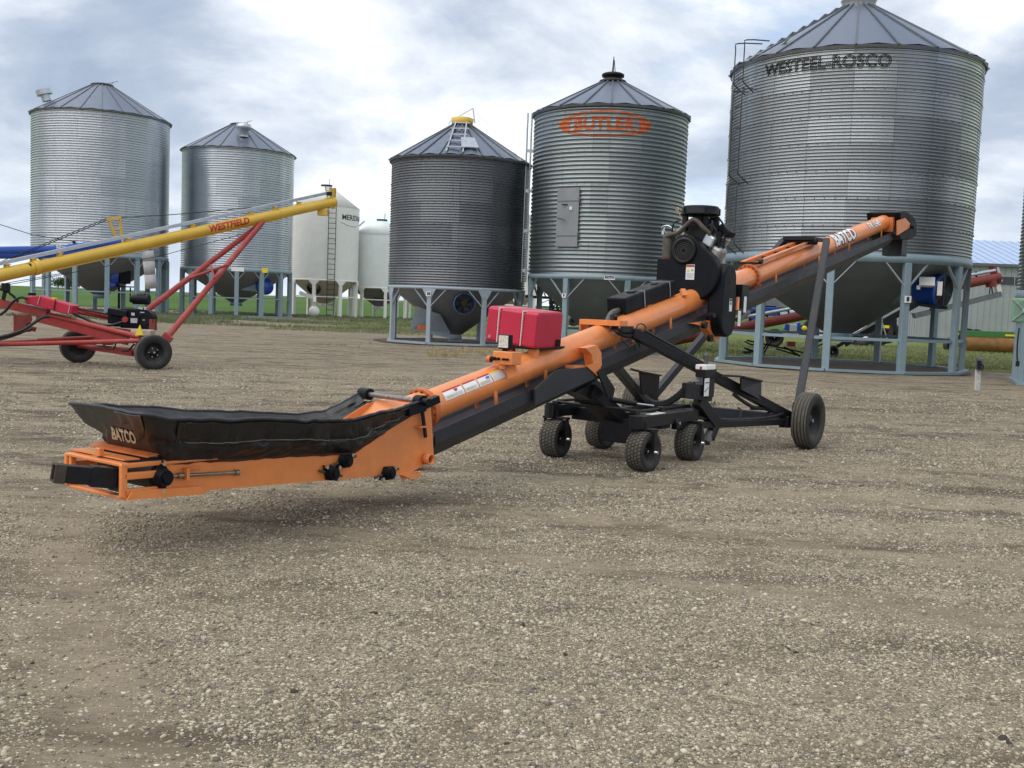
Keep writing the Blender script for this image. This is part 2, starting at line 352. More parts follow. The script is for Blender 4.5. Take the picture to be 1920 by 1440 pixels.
def graded(lo, hi, step, a, b, g=1.12):
    r = list(np.arange(lo, hi, step)); d = step; x = r[-1]
    while x < b: d *= g; x += d; r.append(x)
    l = []; d = step; x = lo
    while x > a: d *= g; x -= d; l.append(x)
    return np.array(l[::-1] + r)
gx = graded(-6, 8, 0.055, -4000, 4000); gy = graded(2.6, 17, 0.055, -400, 6000)
X, Y = np.meshgrid(gx, gy); Z = ground_h(X, Y)
nx, ny = len(gx), len(gy); idx = np.arange(nx * ny).reshape(ny, nx)
FQ = np.stack([idx[:-1, :-1], idx[:-1, 1:], idx[1:, 1:], idx[1:, :-1]], -1).reshape(-1, 4)
def ground_mat():
    m = bpy.data.materials.new('gravel yard'); m.use_nodes = True; t = m.node_tree; t.nodes.clear()
    out = t.nodes.new('ShaderNodeOutputMaterial'); b = t.nodes.new('ShaderNodeBsdfPrincipled'); t.links.new(b.outputs[0], out.inputs[0])
    ge = t.nodes.new('ShaderNodeNewGeometry'); pos = ge.outputs['Position']
    mp = node('ShaderNodeMapping', t); mp.inputs['Scale'].default_value = (0.10, 0.42, 1); mp.inputs['Rotation'].default_value = (0, 0, rad(8)); t.links.new(pos, mp.inputs[0])
    big = node('ShaderNodeTexNoise', t, i_Scale=1.0, i_Detail=8.0, i_Roughness=0.62); t.links.new(mp.outputs[0], big.inputs['Vector'])
    mid = node('ShaderNodeTexNoise', t, i_Scale=2.2, i_Detail=9.0, i_Roughness=0.68); t.links.new(pos, mid.inputs['Vector'])
    fine = node('ShaderNodeTexNoise', t, i_Scale=55.0, i_Detail=4.0, i_Roughness=0.7); t.links.new(pos, fine.inputs['Vector'])
    base = ramp(math_('ADD', math_('MULTIPLY', big.outputs[0], 0.5, t), math_('MULTIPLY', mid.outputs[0], 0.5, t), t),
                [(0.36, (0.090, 0.069, 0.046)), (0.46, (0.245, 0.198, 0.134)), (0.60, (0.385, 0.322, 0.224))], t)
    base = mixc(0.35, base, ramp(fine.outputs[0], [(0.3, (0.05, 0.038, 0.026)), (0.7, (0.35, 0.285, 0.195))], t), t)
    sp0 = t.nodes.new('ShaderNodeSeparateXYZ'); t.links.new(pos, sp0.inputs[0]); wob = math_('MULTIPLY', math_('SUBTRACT', mid.outputs[0], .5, t), .5, t); lane = None
    for c0, an, wd in LANES:
        d = math_('ADD', math_('ADD', math_('MULTIPLY', sp0.outputs[0], math.cos(an), t), math_('MULTIPLY', sp0.outputs[1], math.sin(an), t), t), wob, t)
        k = math_('SUBTRACT', 1.25, math_('DIVIDE', math_('ABSOLUTE', math_('SUBTRACT', d, c0, t), None, t), wd, t), t, clamp=True)
        lane = k if lane is None else math_('MAXIMUM', lane, k, t)
    mp5 = node('ShaderNodeMapping', t); mp5.inputs['Scale'].default_value = (0.35, 1.5, 1); mp5.inputs['Rotation'].default_value = (0, 0, rad(-14)); t.links.new(pos, mp5.inputs[0])
    st = node('ShaderNodeTexNoise', t, i_Scale=1.0, i_Detail=9.0, i_Roughness=0.7); t.links.new(mp5.outputs[0], st.inputs['Vector'])
    base = mixc(math_('MULTIPLY', lane, .55, t), base, (.29, .238, .164), t)
    base = mixc(ramp(st.outputs[0], [(0.49, 0.0), (0.63, 0.8)], t), base, (.085, .062, .042), t)
    mp6 = node('ShaderNodeMapping', t); mp6.inputs['Scale'].default_value = (0.55, 1.3, 1); mp6.inputs['Location'].default_value = (3.3, 7.1, 0); t.links.new(pos, mp6.inputs[0])
    s6 = node('ShaderNodeTexNoise', t, i_Scale=1.0, i_Detail=10.0, i_Roughness=0.75, i_Distortion=.4); t.links.new(mp6.outputs[0], s6.inputs['Vector'])
    damp = math_('MULTIPLY', ramp(s6.outputs[0], [(0.50, 0.0), (0.58, 0.85)], t), ramp(math_('DIVIDE', sp0.outputs[1], 30.0, t), [(0.20, 0.25), (0.33, 1.0), (0.95, .8)], t), t)
    base = mixc(damp, base, (.070, .052, .036), t)
    acc = base; bumps = None
    for sc, sd_, lo, hi in ((42.0, 0.28, 0.36, 0.56), (90.0, 0.34, 0.30, 0.52)):
        vo = node('ShaderNodeTexVoronoi', t, i_Scale=sc, i_Randomness=1.0); t.links.new(pos, vo.inputs['Vector'])
        sp = t.nodes.new('ShaderNodeSeparateColor'); t.links.new(vo.outputs['Color'], sp.inputs[0])
        stone = ramp(sp.outputs[0], [(0.0, (0.08, 0.072, 0.062)), (0.35, (0.25, 0.205, 0.14)), (0.7, (0.46, 0.385, 0.27)), (1.0, (0.74, 0.66, 0.51))], t)
        den = ramp(mid.outputs[0], [(lo, 0.0), (hi, 1.0)], t)
        pick = math_('LESS_THAN', sp.outputs[1], math_('MULTIPLY', math_('MULTIPLY', den, math_('SUBTRACT', 1.0, math_('MULTIPLY', lane, .8, t), t), t), 0.75, t), t)
        shape = math_('LESS_THAN', vo.outputs['Distance'], sd_ + 0.16, t)
        msk = math_('MULTIPLY', math_('MULTIPLY', pick, shape, t), math_('SUBTRACT', 1.0, math_('MULTIPLY', damp, .55, t), t), t)
        acc = mixc(msk, acc, stone, t)
        hgt = math_('MULTIPLY', msk, math_('SUBTRACT', 1.0, vo.outputs['Distance'], t), t)
        bumps = hgt if bumps is None else math_('ADD', bumps, hgt, t)
    t.links.new(acc, b.inputs['Base Color']); b.inputs['Roughness'].default_value = 0.92; b.inputs['Specular IOR Level'].default_value = 0.2
    hh = math_('ADD', bumps, math_('MULTIPLY', fine.outputs[0], 0.8, t), t)
    bp = node('ShaderNodeBump', t, i_Strength=0.8, i_Distance=0.012); t.links.new(hh, bp.inputs['Height']); t.links.new(bp.outputs[0], b.inputs['Normal'])
    return m
gnd = mesh_np('ground', np.stack([X, Y, Z], -1).reshape(-1, 3), FQ, ground_mat(), kind='structure')

def icos():
    bm = bmesh.new(); bmesh.ops.create_icosphere(bm, subdivisions=1, radius=1.0)
    v = np.array([q.co[:] for q in bm.verts]); f = np.array([[q.index for q in p.verts] for p in bm.faces]); bm.free(); return v, f
def scatter_blobs(name, pos, rad_, flat, m, kind='stuff', jit=0.25, zoff=0.15):
    v, f = icos(); n = len(pos)
    sc = rad_[:, None, None] * (1 + RNG.uniform(-jit, jit, (n, 1, 3))) * np.stack([np.ones(n), RNG.uniform(0.6, 1.0, n), flat], -1)[:, None, :]
    q = v[None] * (1 + RNG.uniform(-0.18, 0.18, (n, len(v), 1))) * sc
    a = RNG.uniform(0, 2 * PI, n); c, s = np.cos(a)[:, None], np.sin(a)[:, None]
    tl = RNG.normal(0, 0.25, n)[:, None]
    x = q[..., 0] * c - q[..., 1] * s; y = q[..., 0] * s + q[..., 1] * c; z = q[..., 2] + x * tl
    V = np.stack([x + pos[:, :1], y + pos[:, 1:2], z + pos[:, 2:3] + (rad_ * flat * zoff)[:, None]], -1).reshape(-1, 3)
    FF = (f[None] + (np.arange(n) * len(v))[:, None, None]).reshape(-1, 3)
    return mesh_np(name, V, FF, m, kind=kind)
def island_mat(name, stops, rough=0.85):
    m = bpy.data.materials.new(name); m.use_nodes = True; t = m.node_tree; b = t.nodes['Principled BSDF']
    g = t.nodes.new('ShaderNodeNewGeometry')
    c = ramp(g.outputs['Random Per Island'], stops, t)
    nz = node('ShaderNodeTexNoise', t, i_Scale=160.0, i_Detail=3.0); t.links.new(g.outputs['Position'], nz.inputs['Vector'])
    c = mixc(0.35, c, ramp(nz.outputs[0], [(0.3, (0.11, 0.088, 0.062)), (0.7, (0.5, 0.44, 0.34))], t), t)
    t.links.new(c, b.inputs['Base Color']); b.inputs['Roughness'].default_value = rough; b.inputs['Specular IOR Level'].default_value = 0.3
    return m
M_peb = island_mat('pebbles', [(0.0, (0.055, 0.053, 0.053)), (0.18, (0.12, 0.112, 0.10)), (0.40, (0.24, 0.195, 0.13)), (0.64, (0.42, 0.35, 0.235)), (0.88, (0.56, 0.485, 0.36)), (1.0, (0.74, 0.68, 0.55))])
def pebbles(n, y0, y1, r0, r1):
    y = np.sqrt(RNG.uniform(y0 * y0, y1 * y1, n)); x = RNG.uniform(-0.72, 0.72, n) * y
    keep = RNG.uniform(0, 1, n) < 0.10 + 0.9 * gravel_amount(x, y); x, y = x[keep], y[keep]; n = len(x)
    r = np.clip(r0 * np.exp(RNG.normal(-.06, 0.55, n)), r0 * 0.42, r1 * 1.15)
    return np.stack([x, y, ground_h(x, y)], -1), r
pp, pr = [], []
for args in ((210000, 3.0, 7.5, 0.0047, 0.015), (200000, 7.5, 14.5, 0.0064, 0.017), (70000, 14.5, 24, 0.010, 0.022)):
    a, b_ = pebbles(*args); pp.append(a); pr.append(b_)
pp, pr = np.concatenate(pp), np.concatenate(pr)
scatter_blobs('gravel', pp, pr, RNG.uniform(0.42, 0.75, len(pp)), M_peb)

nc_ = 70; cy = np.sqrt(RNG.uniform(9, 500, nc_)); cx2 = RNG.uniform(-.6, .6, nc_) * cy
extra = np.array([(*G(u, v).xy,) for u, v in ((1480, 1216), (1470, 1210), (1492, 1222), (1888, 1388), (1893, 1392), (1880, 1384), (1522, 1170), (60, 1240), (700, 1150), (1225, 1095), (950, 1395))])
cx2 = np.concatenate([cx2, extra[:, 0]]); cy = np.concatenate([cy, extra[:, 1]])
scatter_blobs('soil_clods', np.stack([cx2, cy, ground_h(cx2, cy)], -1), RNG.uniform(.010, .026, len(cx2)), RNG.uniform(.35, .6, len(cx2)), mat('dark clod', (.055, .044, .034), .95, var=.4, scale=30), jit=.4)
tw = MB()
for u, v, L_, a in ((280, 1040, .16, .4), (1420, 1320, .22, 2.7), (1790, 1270, .15, 1.1), (640, 1330, .12, 2.2), (160, 1250, .18, .9), (1060, 1180, .14, 2.9), (860, 1290, .2, .3), (1650, 1110, .2, 2.4)):
    p = G(u, v, .008); d = Vector((math.cos(a), math.sin(a), 0)) * L_; tw.pipe([p, p + d * .5 + Vector((0, .01, .006)), p + d], .0022, n=5)
two = tw.build('straw_bits', mat('pale straw', (.50, .42, .27), .8)); two['kind'] = 'stuff'
# ---------------------------------------------------------------- grain bins
T_left = tin('bright galvanised sheet', (0.48, 0.52, 0.56), (0.64, 0.68, 0.72), 0.22, pw=3.2, ph=1.28, rv=.05, streak=.6)
T_dark = tin('dull galvanised sheet', (0.155, 0.164, 0.180), (0.235, 0.247, 0.265), 0.34, pw=2.6, ph=0.8, rv=0.06)
T_but = tin('weathered galvanised sheet', (0.25, 0.285, 0.29), (0.325, 0.36, 0.365), 0.40, pw=2.4, ph=1.12, rv=0.05)
T_wes = tin('patchwork galvanised sheet', (0.30, 0.32, 0.335), (0.50, 0.535, 0.56), 0.27, pw=2.46, ph=0.80, rv=0.10, streak=0.30)
def ringpt(r, a, z): return Vector((r * math.sin(a), -r * math.cos(a), z))       # a = 0 faces -Y (towards the yard)
def corr(z, z0, lam, amp): return amp * math.cos(2 * PI * (z - z0) / lam)
def text_on_wall(txt, R, z0, lam, amp, a0, zc, m, parent, name='lettering', lift=0.006, height=0.5, **k):
    cuts = [(1, [i * lam / 8 for i in range(-14, 15)]), (0, [i * 0.12 for i in range(-24, 25)])]
    return text_obj(name, txt, lambda x, y, z: ringpt(R + corr(zc + y, z0, lam, amp) + lift + z, a0 + x / R, zc + y), m, parent, cuts, size=height, **k)
def fan_axial(parent, c, axis, r, ln, body, name='aeration_fan', guard=M_black, closed=False):
    """tube-axial fan: housing, bell mouth, blades and guard"""
    c, ax = Vector(c), Vector(axis).normalized()
    b = MB(); b.lathe([(r * 0.93, 0), (r, 0.03), (r, ln * 0.9), (r * 1.06, ln * 0.9), (r * 1.06, ln), (r * 0.94, ln), (r * 0.9, ln * 0.9), (r * 0.9, 0.02)], c, ax, 36)
    b.tube(c + ax * ln * (.965 if closed else .12), c + ax * ln * (.975 if closed else .14), r * .93, n=32, m=1)
    h = b.build(name, [body, M_black], parent)
    x, y, d = basis(ax); g = MB()
    for k in range(3):
        a = PI * k / 3 + 0.3; v = x * math.cos(a) + y * math.sin(a)
        g.beam(c + d * (ln + .012) - v * r * 1.03, c + d * (ln + .012) + v * r * 1.03, 0.022, 0.012)
    for q in np.linspace(0.10, 1.0, 17): g.lathe([(r * q - .007, ln + .002), (r * q + .007, ln + .002), (r * q, ln + .012)], c, ax, 32, close=True)
    g.build('fan_guard', guard, h)
    q = MB(); q.tube(c + d * ln * .25, c + d * ln * .8, r * 0.24, n=16)
    for k in range(6):
        a = 2 * PI * k / 6; v = x * math.cos(a) + y * math.sin(a); w = -x * math.sin(a) + y * math.cos(a)
        p0, p1 = c + d * ln * .5 + v * r * .2, c + d * ln * .5 + v * r * .86
        q.prism([p0 - w * .05 - d * .03, p1 - w * .12 - d * .06, p1 + w * .12 + d * .06, p0 + w * .05 + d * .03], d * .006)
    q.build('fan_rotor', M_alu, h)
    return h
def grain_bin(label, c, R, zb, zt, peak, tip, nleg, phase, wall, lam, amp=0.013, group=None, leg_w=0.18, leg_m=M_bgrey, cone_m=M_cone, band_h=0.25,
              over=0.10, nrib=22, ring=True, cap='plain', bolts=False, smooth=False, roof_m=None, brace_z=None, gusset=False, outlet=0.28, rw=0.14, ph=0.83, braces=True):
    root = thing('grain_bin', label, 'grain bin', (c[0], c[1], 0), (0, 0, math.atan2(-c[0], c[1])), group)   # local -Y faces the camera
    n = 128
    if smooth:
        b = MB(); b.lathe([(R, zb), (R, zt)], (0, 0, 0), n=72)
        for z in np.linspace(zb + (zt - zb) * .2, zt - .05, 4): b.lathe([(R + .002, z - .018), (R + .014, z), (R + .002, z + .018)], (0, 0, 0), n=72)
        w = b.build('wall', wall, root)
    else:
        nz_ = int((zt - zb) / lam * 8) + 1; zs = np.linspace(zb, zt, nz_); a = np.linspace(0, 2 * PI, n + 1)
        rr = R + amp * np.cos(2 * PI * (zs - zb) / lam)
        AA, ZZ = np.meshgrid(a, zs); RR = np.repeat(rr[:, None], n + 1, 1)
        V = np.stack([RR * np.sin(AA), -RR * np.cos(AA), ZZ], -1).reshape(-1, 3)
        i = np.arange((n + 1) * nz_).reshape(nz_, n + 1)
        Fq = np.stack([i[:-1, :-1], i[:-1, 1:], i[1:, 1:], i[1:, :-1]], -1).reshape(-1, 4)
        UV = np.stack([(AA * R).ravel(), ZZ.ravel() - zb], -1)[Fq.ravel()]
        w = mesh_np('wall', V, Fq, wall, root, uv=UV)
        if bolts:
            b = MB(); zrow = zb + ph; k = 0
            while zrow < zt - .1:
                for q in range(int(2 * PI * R / .30)): b.box(ringpt(R + amp + .006, q * .30 / R, zrow), (.026, .026, .026))
                for q in range(int(2 * PI * R / bolts)):
                    for z in np.arange(zrow - ph + .06, zrow, .10): b.box(ringpt(R + amp + .004, (q + .5 * (k % 2)) * bolts / R, z), (.02, .02, .02))
                zrow += ph; k += 1
            me = w.data; bm = bmesh.new(); bm.from_mesh(me); vv = [bm.verts.new(p) for p in b.v]
            for f_ in b.f: bm.faces.new([vv[i] for i in f_]).material_index = 1
            bm.to_mesh(me); bm.free(); me.materials.append(M_rib)
    # roof: faceted sheets with raised ribs
    Ro, rc = R + over, max(0.30, R * .14); zr = zt - over * .35; zc = zr + (peak - zr) * (1 - rc / Ro)
    b = MB(); k = nrib
    e = [ringpt(Ro, 2 * PI * i / k, zr) for i in range(k)]; m_ = [ringpt(rc, 2 * PI * i / k, zc) for i in range(k)]
    mid = [ringpt(Ro + .01, 2 * PI * (i + .5) / k, zr + .045) for i in range(k)]
    for i in range(k):
        j = (i + 1) % k
        b.add([e[i], mid[i], m_[i], m_[j], e[j]], [(0, 1, 2), (1, 3, 2), (1, 4, 3)], 0, True)
        if not smooth:
            d = (m_[i] - e[i]); b.beam(e[i] - d.normalized() * .04 + Vector((0, 0, .02)), m_[i] + Vector((0, 0, .02)), .05, .055, 1)
    b.lathe([(R - .02, zr - .03), (Ro, zr - .012)], (0, 0, 0), n=k, m=1, smooth=False)
    b.lathe([(Ro - .01, zr - .05), (Ro + .005, zr + .01)], (0, 0, 0), n=k * 2, m=1)
    if smooth:
        b = MB(); b.lathe([(R, zt - .02), (Ro, zr), (rc, zc)], (0, 0, 0), n=72)
    rf = b.build('roof', [roof_m or M_roof, M_rib], root)
    q = MB()
    if cap == 'plain':
        q.lathe([(rc - .05, zc - .02), (rc + .12, zc - .01), (rc + .12, zc + .05), (rc, zc + .10), (0.01, zc + .13)], (0, 0, 0), n=28)
        q.beam((rc * .3, 0, zc + .12), (rc * 1.6, .3, zc + .45), .05, .03); q.beam((rc * .9, .15, zc + .1), (rc * 1.1, .2, zc + .32), .03, .03)
        q.build('roof_cap', M_rib, root)
    elif cap == 'yellow':
        q.lathe([(rc - .06, zc - .04), (rc + .02, zc - .04), (rc + .07, zc + .26), (rc - .02, zc + .30), (.01, zc + .32)], (0, 0, 0), n=28)
        cp = q.build('roof_cap', M_yel, root)
        q = MB(); q.beam((-rc - .1, 0, zc + .14), (rc + .02, 0, zc + .70), .03, .03); q.beam((rc + .02, 0, zc + .70), (rc + .12, 0, zc + .12), .06, .05)
        q.beam((-rc - .1, 0, zc + .14), (-rc - .16, 0, zc + .02), .03, .03)
        q.tube((rc + .04, -.05, zc + .68), (R * .86, -R * .5, zr + .1), .008, n=5); q.build('lid_lever', M_galv, cp)
    elif cap == 'tall':
        q.lathe([(rc + .02, zc - .06), (rc + .14, zc - .02), (rc + .10, zc + .05), (rc - .10, zc + .14), (rc - .10, zc + .20), (rc + .02, zc + .21), (rc + .02, zc + .30), (rc - .06, zc + .34), (.01, zc + .36)], (0, 0, 0), n=30)
        q.beam((-.02, 0, zc + .3), (.0, 0, zc + .98), .09, .08, w2=.05, h2=.03); q.beam((.08, 0, zc + .32), (.02, 0, zc + .85), .03, .03); q.build('roof_cap', M_black, root)
    elif cap == 'collar':
        q.lathe([(rc - .03, zc - .05), (rc, zc + .22), (rc + .03, zc + .24), (.01, zc + .28)], (0, 0, 0), n=28); q.build('roof_cap', M_galv, root)
    elif cap == 'lid':
        q.lathe([(rc + .05, zc), (rc + .10, zc + .04), (rc + .10, zc + .12), (.01, zc + .14)], (0, 0, 0), n=28); q.beam((rc * .6, 0, zc + .1), (rc * .66, .05, zc + .65), .06, .05); q.build('roof_cap', M_black, root)
    # band, hopper and outlet
    zl = zb - band_h
    q = MB(); q.lathe([(R + .02, zl), (R + .045, zl), (R + .045, zb + .02), (R + .02, zb + .02)], (0, 0, 0), n=nleg * 6, close=True); q.build('support_band', leg_m, root)
    q = MB(); q.lathe([(R, zl + .08), (outlet, tip), (outlet - .02, tip)], (0, 0, 0), n=64); q.build('hopper', cone_m, root)
    q = MB(); q.lathe([(outlet - .03, tip - .22), (outlet + .03, tip - .22), (outlet + .03, tip + .06), (outlet, tip + .08)], (0, 0, 0), n=24); q.box((0, 0, tip - .24), (outlet * 2.4, outlet * 2.2, .04)); q.build('outlet', leg_m, root)
    # legs, each a mesh of its own with its two knee braces
    rl = R - .02; leg = MB()
    leg.box((0, -rl, zl / 2 + .02), (leg_w, leg_w * .8, zl - .02))
    if gusset: leg.prism([(-leg_w * 1.7, -rl - leg_w * .42, zl + .02), (leg_w * 1.7, -rl - leg_w * .42, zl + .02), (leg_w * .6, -rl - leg_w * .42, zl - .32), (-leg_w * .6, -rl - leg_w * .42, zl - .32)], (0, .02, 0))
    lo = leg.build('leg', leg_m, root, bevel=.012)
    kb = None
    st = 2 * PI / nleg; bl = min(.62 * R * st / 2, .75)
    if braces:
        kb = []
        for sgn in (-1, 1):
            q = MB(); q.beam((sgn * leg_w * .4, -rl - .03, zl - bl * .95), ringpt(R, sgn * bl / R, zl + .02), leg_w * .36, .03)
            kb.append(q.build('knee_brace', M_lgrey if leg_m is not M_white else leg_m, lo))
    for i in range(nleg):
        a = rad(phase) + st * i
        if i == 0: o, ks = lo, None
        else:
            o = lo.copy(); C.objects.link(o); o.parent = root
            for kk in kb or []: d_ = kk.copy(); C.objects.link(d_); d_.parent = o
        o.rotation_euler = (0, 0, a)
    # ground ring and mid brace ring
    def polyring(name, r, z, w, h, m):
        q = MB()
        for i in range(nleg):
            a = rad(phase) + st * i
            q.beam(ringpt(r, a, z), ringpt(r, a + st, z), w, h)
        return q.build(name, m, root)
    if ring: polyring('ground_ring', R * 1.035, .05, .16, .09, leg_m)
    if brace_z:
        for dz in ((0, .0),): polyring('brace_ring', rl, brace_z, .06, .09, leg_m)
    root['R'] = R; return root, dict(zl=zl, zr=zr, zc=zc, rc=rc, Ro=Ro)
def ladder(parent, R, a, z0, z1, w=.42, off=.18, step=.30, m=M_galv, r=.016, cage=False):
    q = MB(); ca = a
    for sgn in (-1, 1):
        q.tube(ringpt(R + off, ca + sgn * w / 2 / R, z0), ringpt(R + off, ca + sgn * w / 2 / R, z1), r, n=6)
        for z in np.arange(z0 + .3, z1, 1.5): q.tube(ringpt(R, ca + sgn * w / 2 / R, z), ringpt(R + off, ca + sgn * w / 2 / R, z), r * .8, n=5)
    for z in np.arange(z0 + .1, z1, step): q.tube(ringpt(R + off, ca - w / 2 / R, z), ringpt(R + off, ca + w / 2 / R, z), r * .8, n=5)
    return q.build('ladder', m, parent)

# tall bright bin, far left
GB = 'grain bins standing round the gravel yard'
bL, dL = grain_bin('tall bright corrugated grain bin behind the yellow auger, with a blue fan on its hopper', (-29.77, 74.87), 4.574, 4.02, 13.62, 16.35, 1.2, 14, 5, T_left, 0.165, .034, GB, leg_w=.30, cone_m=M_conel, ring=True, nrib=22, brace_z=1.45, over=.16, ph=1.28, outlet=.45)
q = MB(); p = ringpt(3.7, -1.25, dL['zr'] + .75); q.tube(p, p + Vector((-.14, 0, .42)), .30, n=20); q.tube(p + Vector((-.14, 0, .42)), p + Vector((-.24, 0, .74)), .52, n=20); q.build('roof_vent', M_galv, bL)
q = MB(); q.lathe([(.0, 0), (.62, .0), (.62, .5), (.0, .5)], (.75, -2.1, 2.5), (1, -.2, 0), 28); q.box((.75, -2.1, 2.0), (.5, .9, .4))
fb = q.build('aeration_fan', M_blue, bL); q = MB(); q.box((1.6, -2.3, 2.5), (.7, .7, .9)); q.box((1.6, -2.3, 1.85), (1.4, 1.0, .08)); q.tube((1.2, -2.2, 1.8), (1.2, -2.2, .02), .08); q.tube((1.95, -2.2, 1.8), (1.95, -2.2, .9), .05); q.build('fan_motor', M_blackp, fb)
# second bright bin
b2, d2 = grain_bin('shorter bright corrugated grain bin beside the tallest one, with a roof vent facing the yard', (-21.14, 79.09), 4.062, 3.5, 12.14, 14.6, 1.0, 14, 0, T_left, 0.165, .034, GB, leg_w=.30, leg_m=M_bgrey, cone_m=M_conel, nrib=20, brace_z=1.35, over=.16, ph=1.28, outlet=.42)
q = MB(); p = ringpt(2.5, .12, d2['zr'] + 1.05); q.lathe([(.35, -.1), (.35, .45), (.52, .45), (.52, .8), (.01, .9)], p, n=20); q.build('roof_vent', M_galv, b2)
q = MB(); q.lathe([(.0, 0), (.6, .0), (.6, .55), (.0, .55)], (1.9, -2.1, 2.25), (.4, -1, 0), 28); q.build('aeration_fan', M_blue, b2)
q = MB(); q.prism([(.35, -2.0, 1.95), (1.5, -2.3, 1.85), (1.5, -2.3, 2.75), (.9, -2.0, 2.75), (.35, -2.0, 2.35)], (0, .8, 0)); q.build('fan_duct', M_bgrey, b2)
q = MB(); q.box((1.95, -4.13, 3.42), (.42, .03, .34)); q.build('sign_plate', M_decy, b2); q = MB(); q.box((.05, -4.13, 3.42), (.9, .03, .3)); q.build('sign_plate', M_dec, b2)
# two white smooth bins and one mostly hidden
bM, dM = grain_bin('cream white smooth walled hopper bin with a full height ladder and black lettering', (-16.41, 89.51), 2.832, 3.12, 9.24, 11.35, 1.1, 8, -17, M_white, 1, group=GB, leg_w=.28, leg_m=M_white, cone_m=M_whitec, band_h=.12, over=.03, ring=False, cap='lid', smooth=True, roof_m=M_white, brace_z=1.7, gusset=True, braces=False, outlet=.4)
lm_ = ladder(bM, 2.832, .17, .1, 9.2, m=M_black, off=.3, w=.55, r=.03, step=.42)
q = MB(); z0, z1, r1 = dM['zr'], dM['zc'], dM['rc']
for sgn in (-1, 1): q.tube(ringpt(2.9, .17 + sgn * .1, z0 + .1), ringpt(r1 + .1, .17 + sgn * .5, z1 + .1), .03, n=5)
for f_ in np.linspace(.05, .95, 8):
    r_ = 2.9 + (r1 - 2.8) * f_; z_ = z0 + .1 + (z1 - z0) * f_; q.tube(ringpt(r_, .17 - .28 / r_, z_), ringpt(r_, .17 + .28 / r_, z_), .025, n=5)
q.build('roof_ladder', M_black, bM)
text_obj('lettering', 'MERIDIAN', lambda x, y, z: ringpt(2.832 + .012, .98 + x / 2.832, 8.35 + y), M_deck, bM, size=.62, bold=.01)
q = MB(); q.pipe([ringpt(2.85, .45, 7.95), ringpt(2.85, .7, 7.72), ringpt(2.85, 1.0, 7.68), ringpt(2.85, 1.3, 7.9)], .02, n=4); q.build('logo_swoosh', M_decg, bM)
q = MB(); q.lathe([(.01, 0), (.44, 0), (.44, .1), (.01, .1)], (-.78, -3.2, .46), (0, -1, .12), 28); q.build('skid_disc', M_white, bM)
q = MB(); q.beam((-2.0, -2.9, 1.95), (-.75, -3.1, 1.55), .2, .3); q.beam((-.75, -3.1, 1.7), (-.75, -3.3, 1.2), .25, .2); q.build('hitch_arm', M_white, bM)
q = MB(); q.lathe([(.0, 0), (.55, 0), (.55, .5), (.5, .5)], (-.8, -1.7, 2.35), (-.2, -1, .2), 24); q.build('manhole', M_black, bM)
bW, dW = grain_bin('smaller pale white smooth bin between the cream bin and the dull corrugated bin', (-12.14, 93.56), 2.749, 2.68, 7.29, 8.85, 1.0, 8, -35, M_white2, 1, group=GB, leg_w=.26, leg_m=M_white, cone_m=M_conel, band_h=.1, over=.03, ring=False, cap='lid', smooth=True, roof_m=M_white2, brace_z=1.6, gusset=True, braces=False, outlet=.4)
q = MB(); q.box((-.1, -1.35, 1.75), (.8, .2, .5)); q.build('fan_port', M_black, bW)
q = MB(); q.beam(ringpt(2.9, -1.1, 7.4), ringpt(2.9, -.55, 8.35), .08, .08); q.build('roof_ladder', M_galv, bW)
ph_ = P(957, 500, 90); bH, dH = grain_bin('white smooth bin mostly hidden, a strip shows between the dull and logo bins', (ph_.x, 90), 2.6, 2.6, 8.6, 10.4, 1.0, 8, 10, M_white, 1, group=GB, leg_w=.25, leg_m=M_white, cone_m=M_whitec, band_h=.1, over=.03, ring=False, cap='lid', smooth=True, roof_m=M_white, brace_z=1.6, gusset=True, braces=False, outlet=.4)
# dull dark bin with yellow cap
bD, dD = grain_bin('dull dark corrugated grain bin with a yellow roof collar and a hopper fan', (-2.38, 42.15), 2.732, 2.21, 7.19, 8.92, .33, 8, 23, T_dark, 0.098, .018, GB, leg_w=.17, leg_m=M_lgrey, cone_m=M_conel, band_h=.10, nrib=22, cap='yellow', bolts=2.6, gusset=True, over=.12, outlet=.24, ph=.8)
q = MB()
for sgn in (-1, 1): q.beam(ringpt(dD['Ro'], -.09 + sgn * .11, dD['zr'] + .09), ringpt(dD['rc'] + .1, -.09 + sgn * .45, dD['zc'] + .07), .05, .05)
for f_ in np.linspace(.12, .93, 5):
    r_ = dD['Ro'] + (dD['rc'] - dD['Ro']) * f_; z_ = dD['zr'] + (dD['zc'] - dD['zr']) * f_ + .14; q.beam(ringpt(r_, -.09 - .36 / r_, z_), ringpt(r_, -.09 + .36 / r_, z_), .10, .04)
q.build('roof_ladder', M_galv, bD)
q = MB(); a_ = .13; q.quad(ringpt(2.55, a_ - .13, dD['zr'] + .32), ringpt(2.55, a_ + .13, dD['zr'] + .32), ringpt(1.75, a_ + .15, dD['zr'] + .80), ringpt(1.75, a_ - .15, dD['zr'] + .80)); q.build('roof_hatch', M_galv, bD, solid=.05)
fan_axial(bD, ringpt(2.0, .12, 1.60), (.12, -1, .0), .39, .62, mat('dusty blue paint', (.06, .17, .36), .5, var=.2, dirt=.4, dirtc=(.15, .2, .25)))
q = MB(); q.prism([(-1.75, -2.0, .55), (-.2, -1.3, .22), (-.2, -.9, .45), (-.6, -1.4, 1.15), (-1.55, -2.0, 1.45)], (.0, .45, 0)); q.build('unload_chute', M_lgrey, bD)
q = MB(); q.box((-1.3, -2.01, .62), (.32, .02, .2)); q.build('warning_sticker', M_stripe, bD)
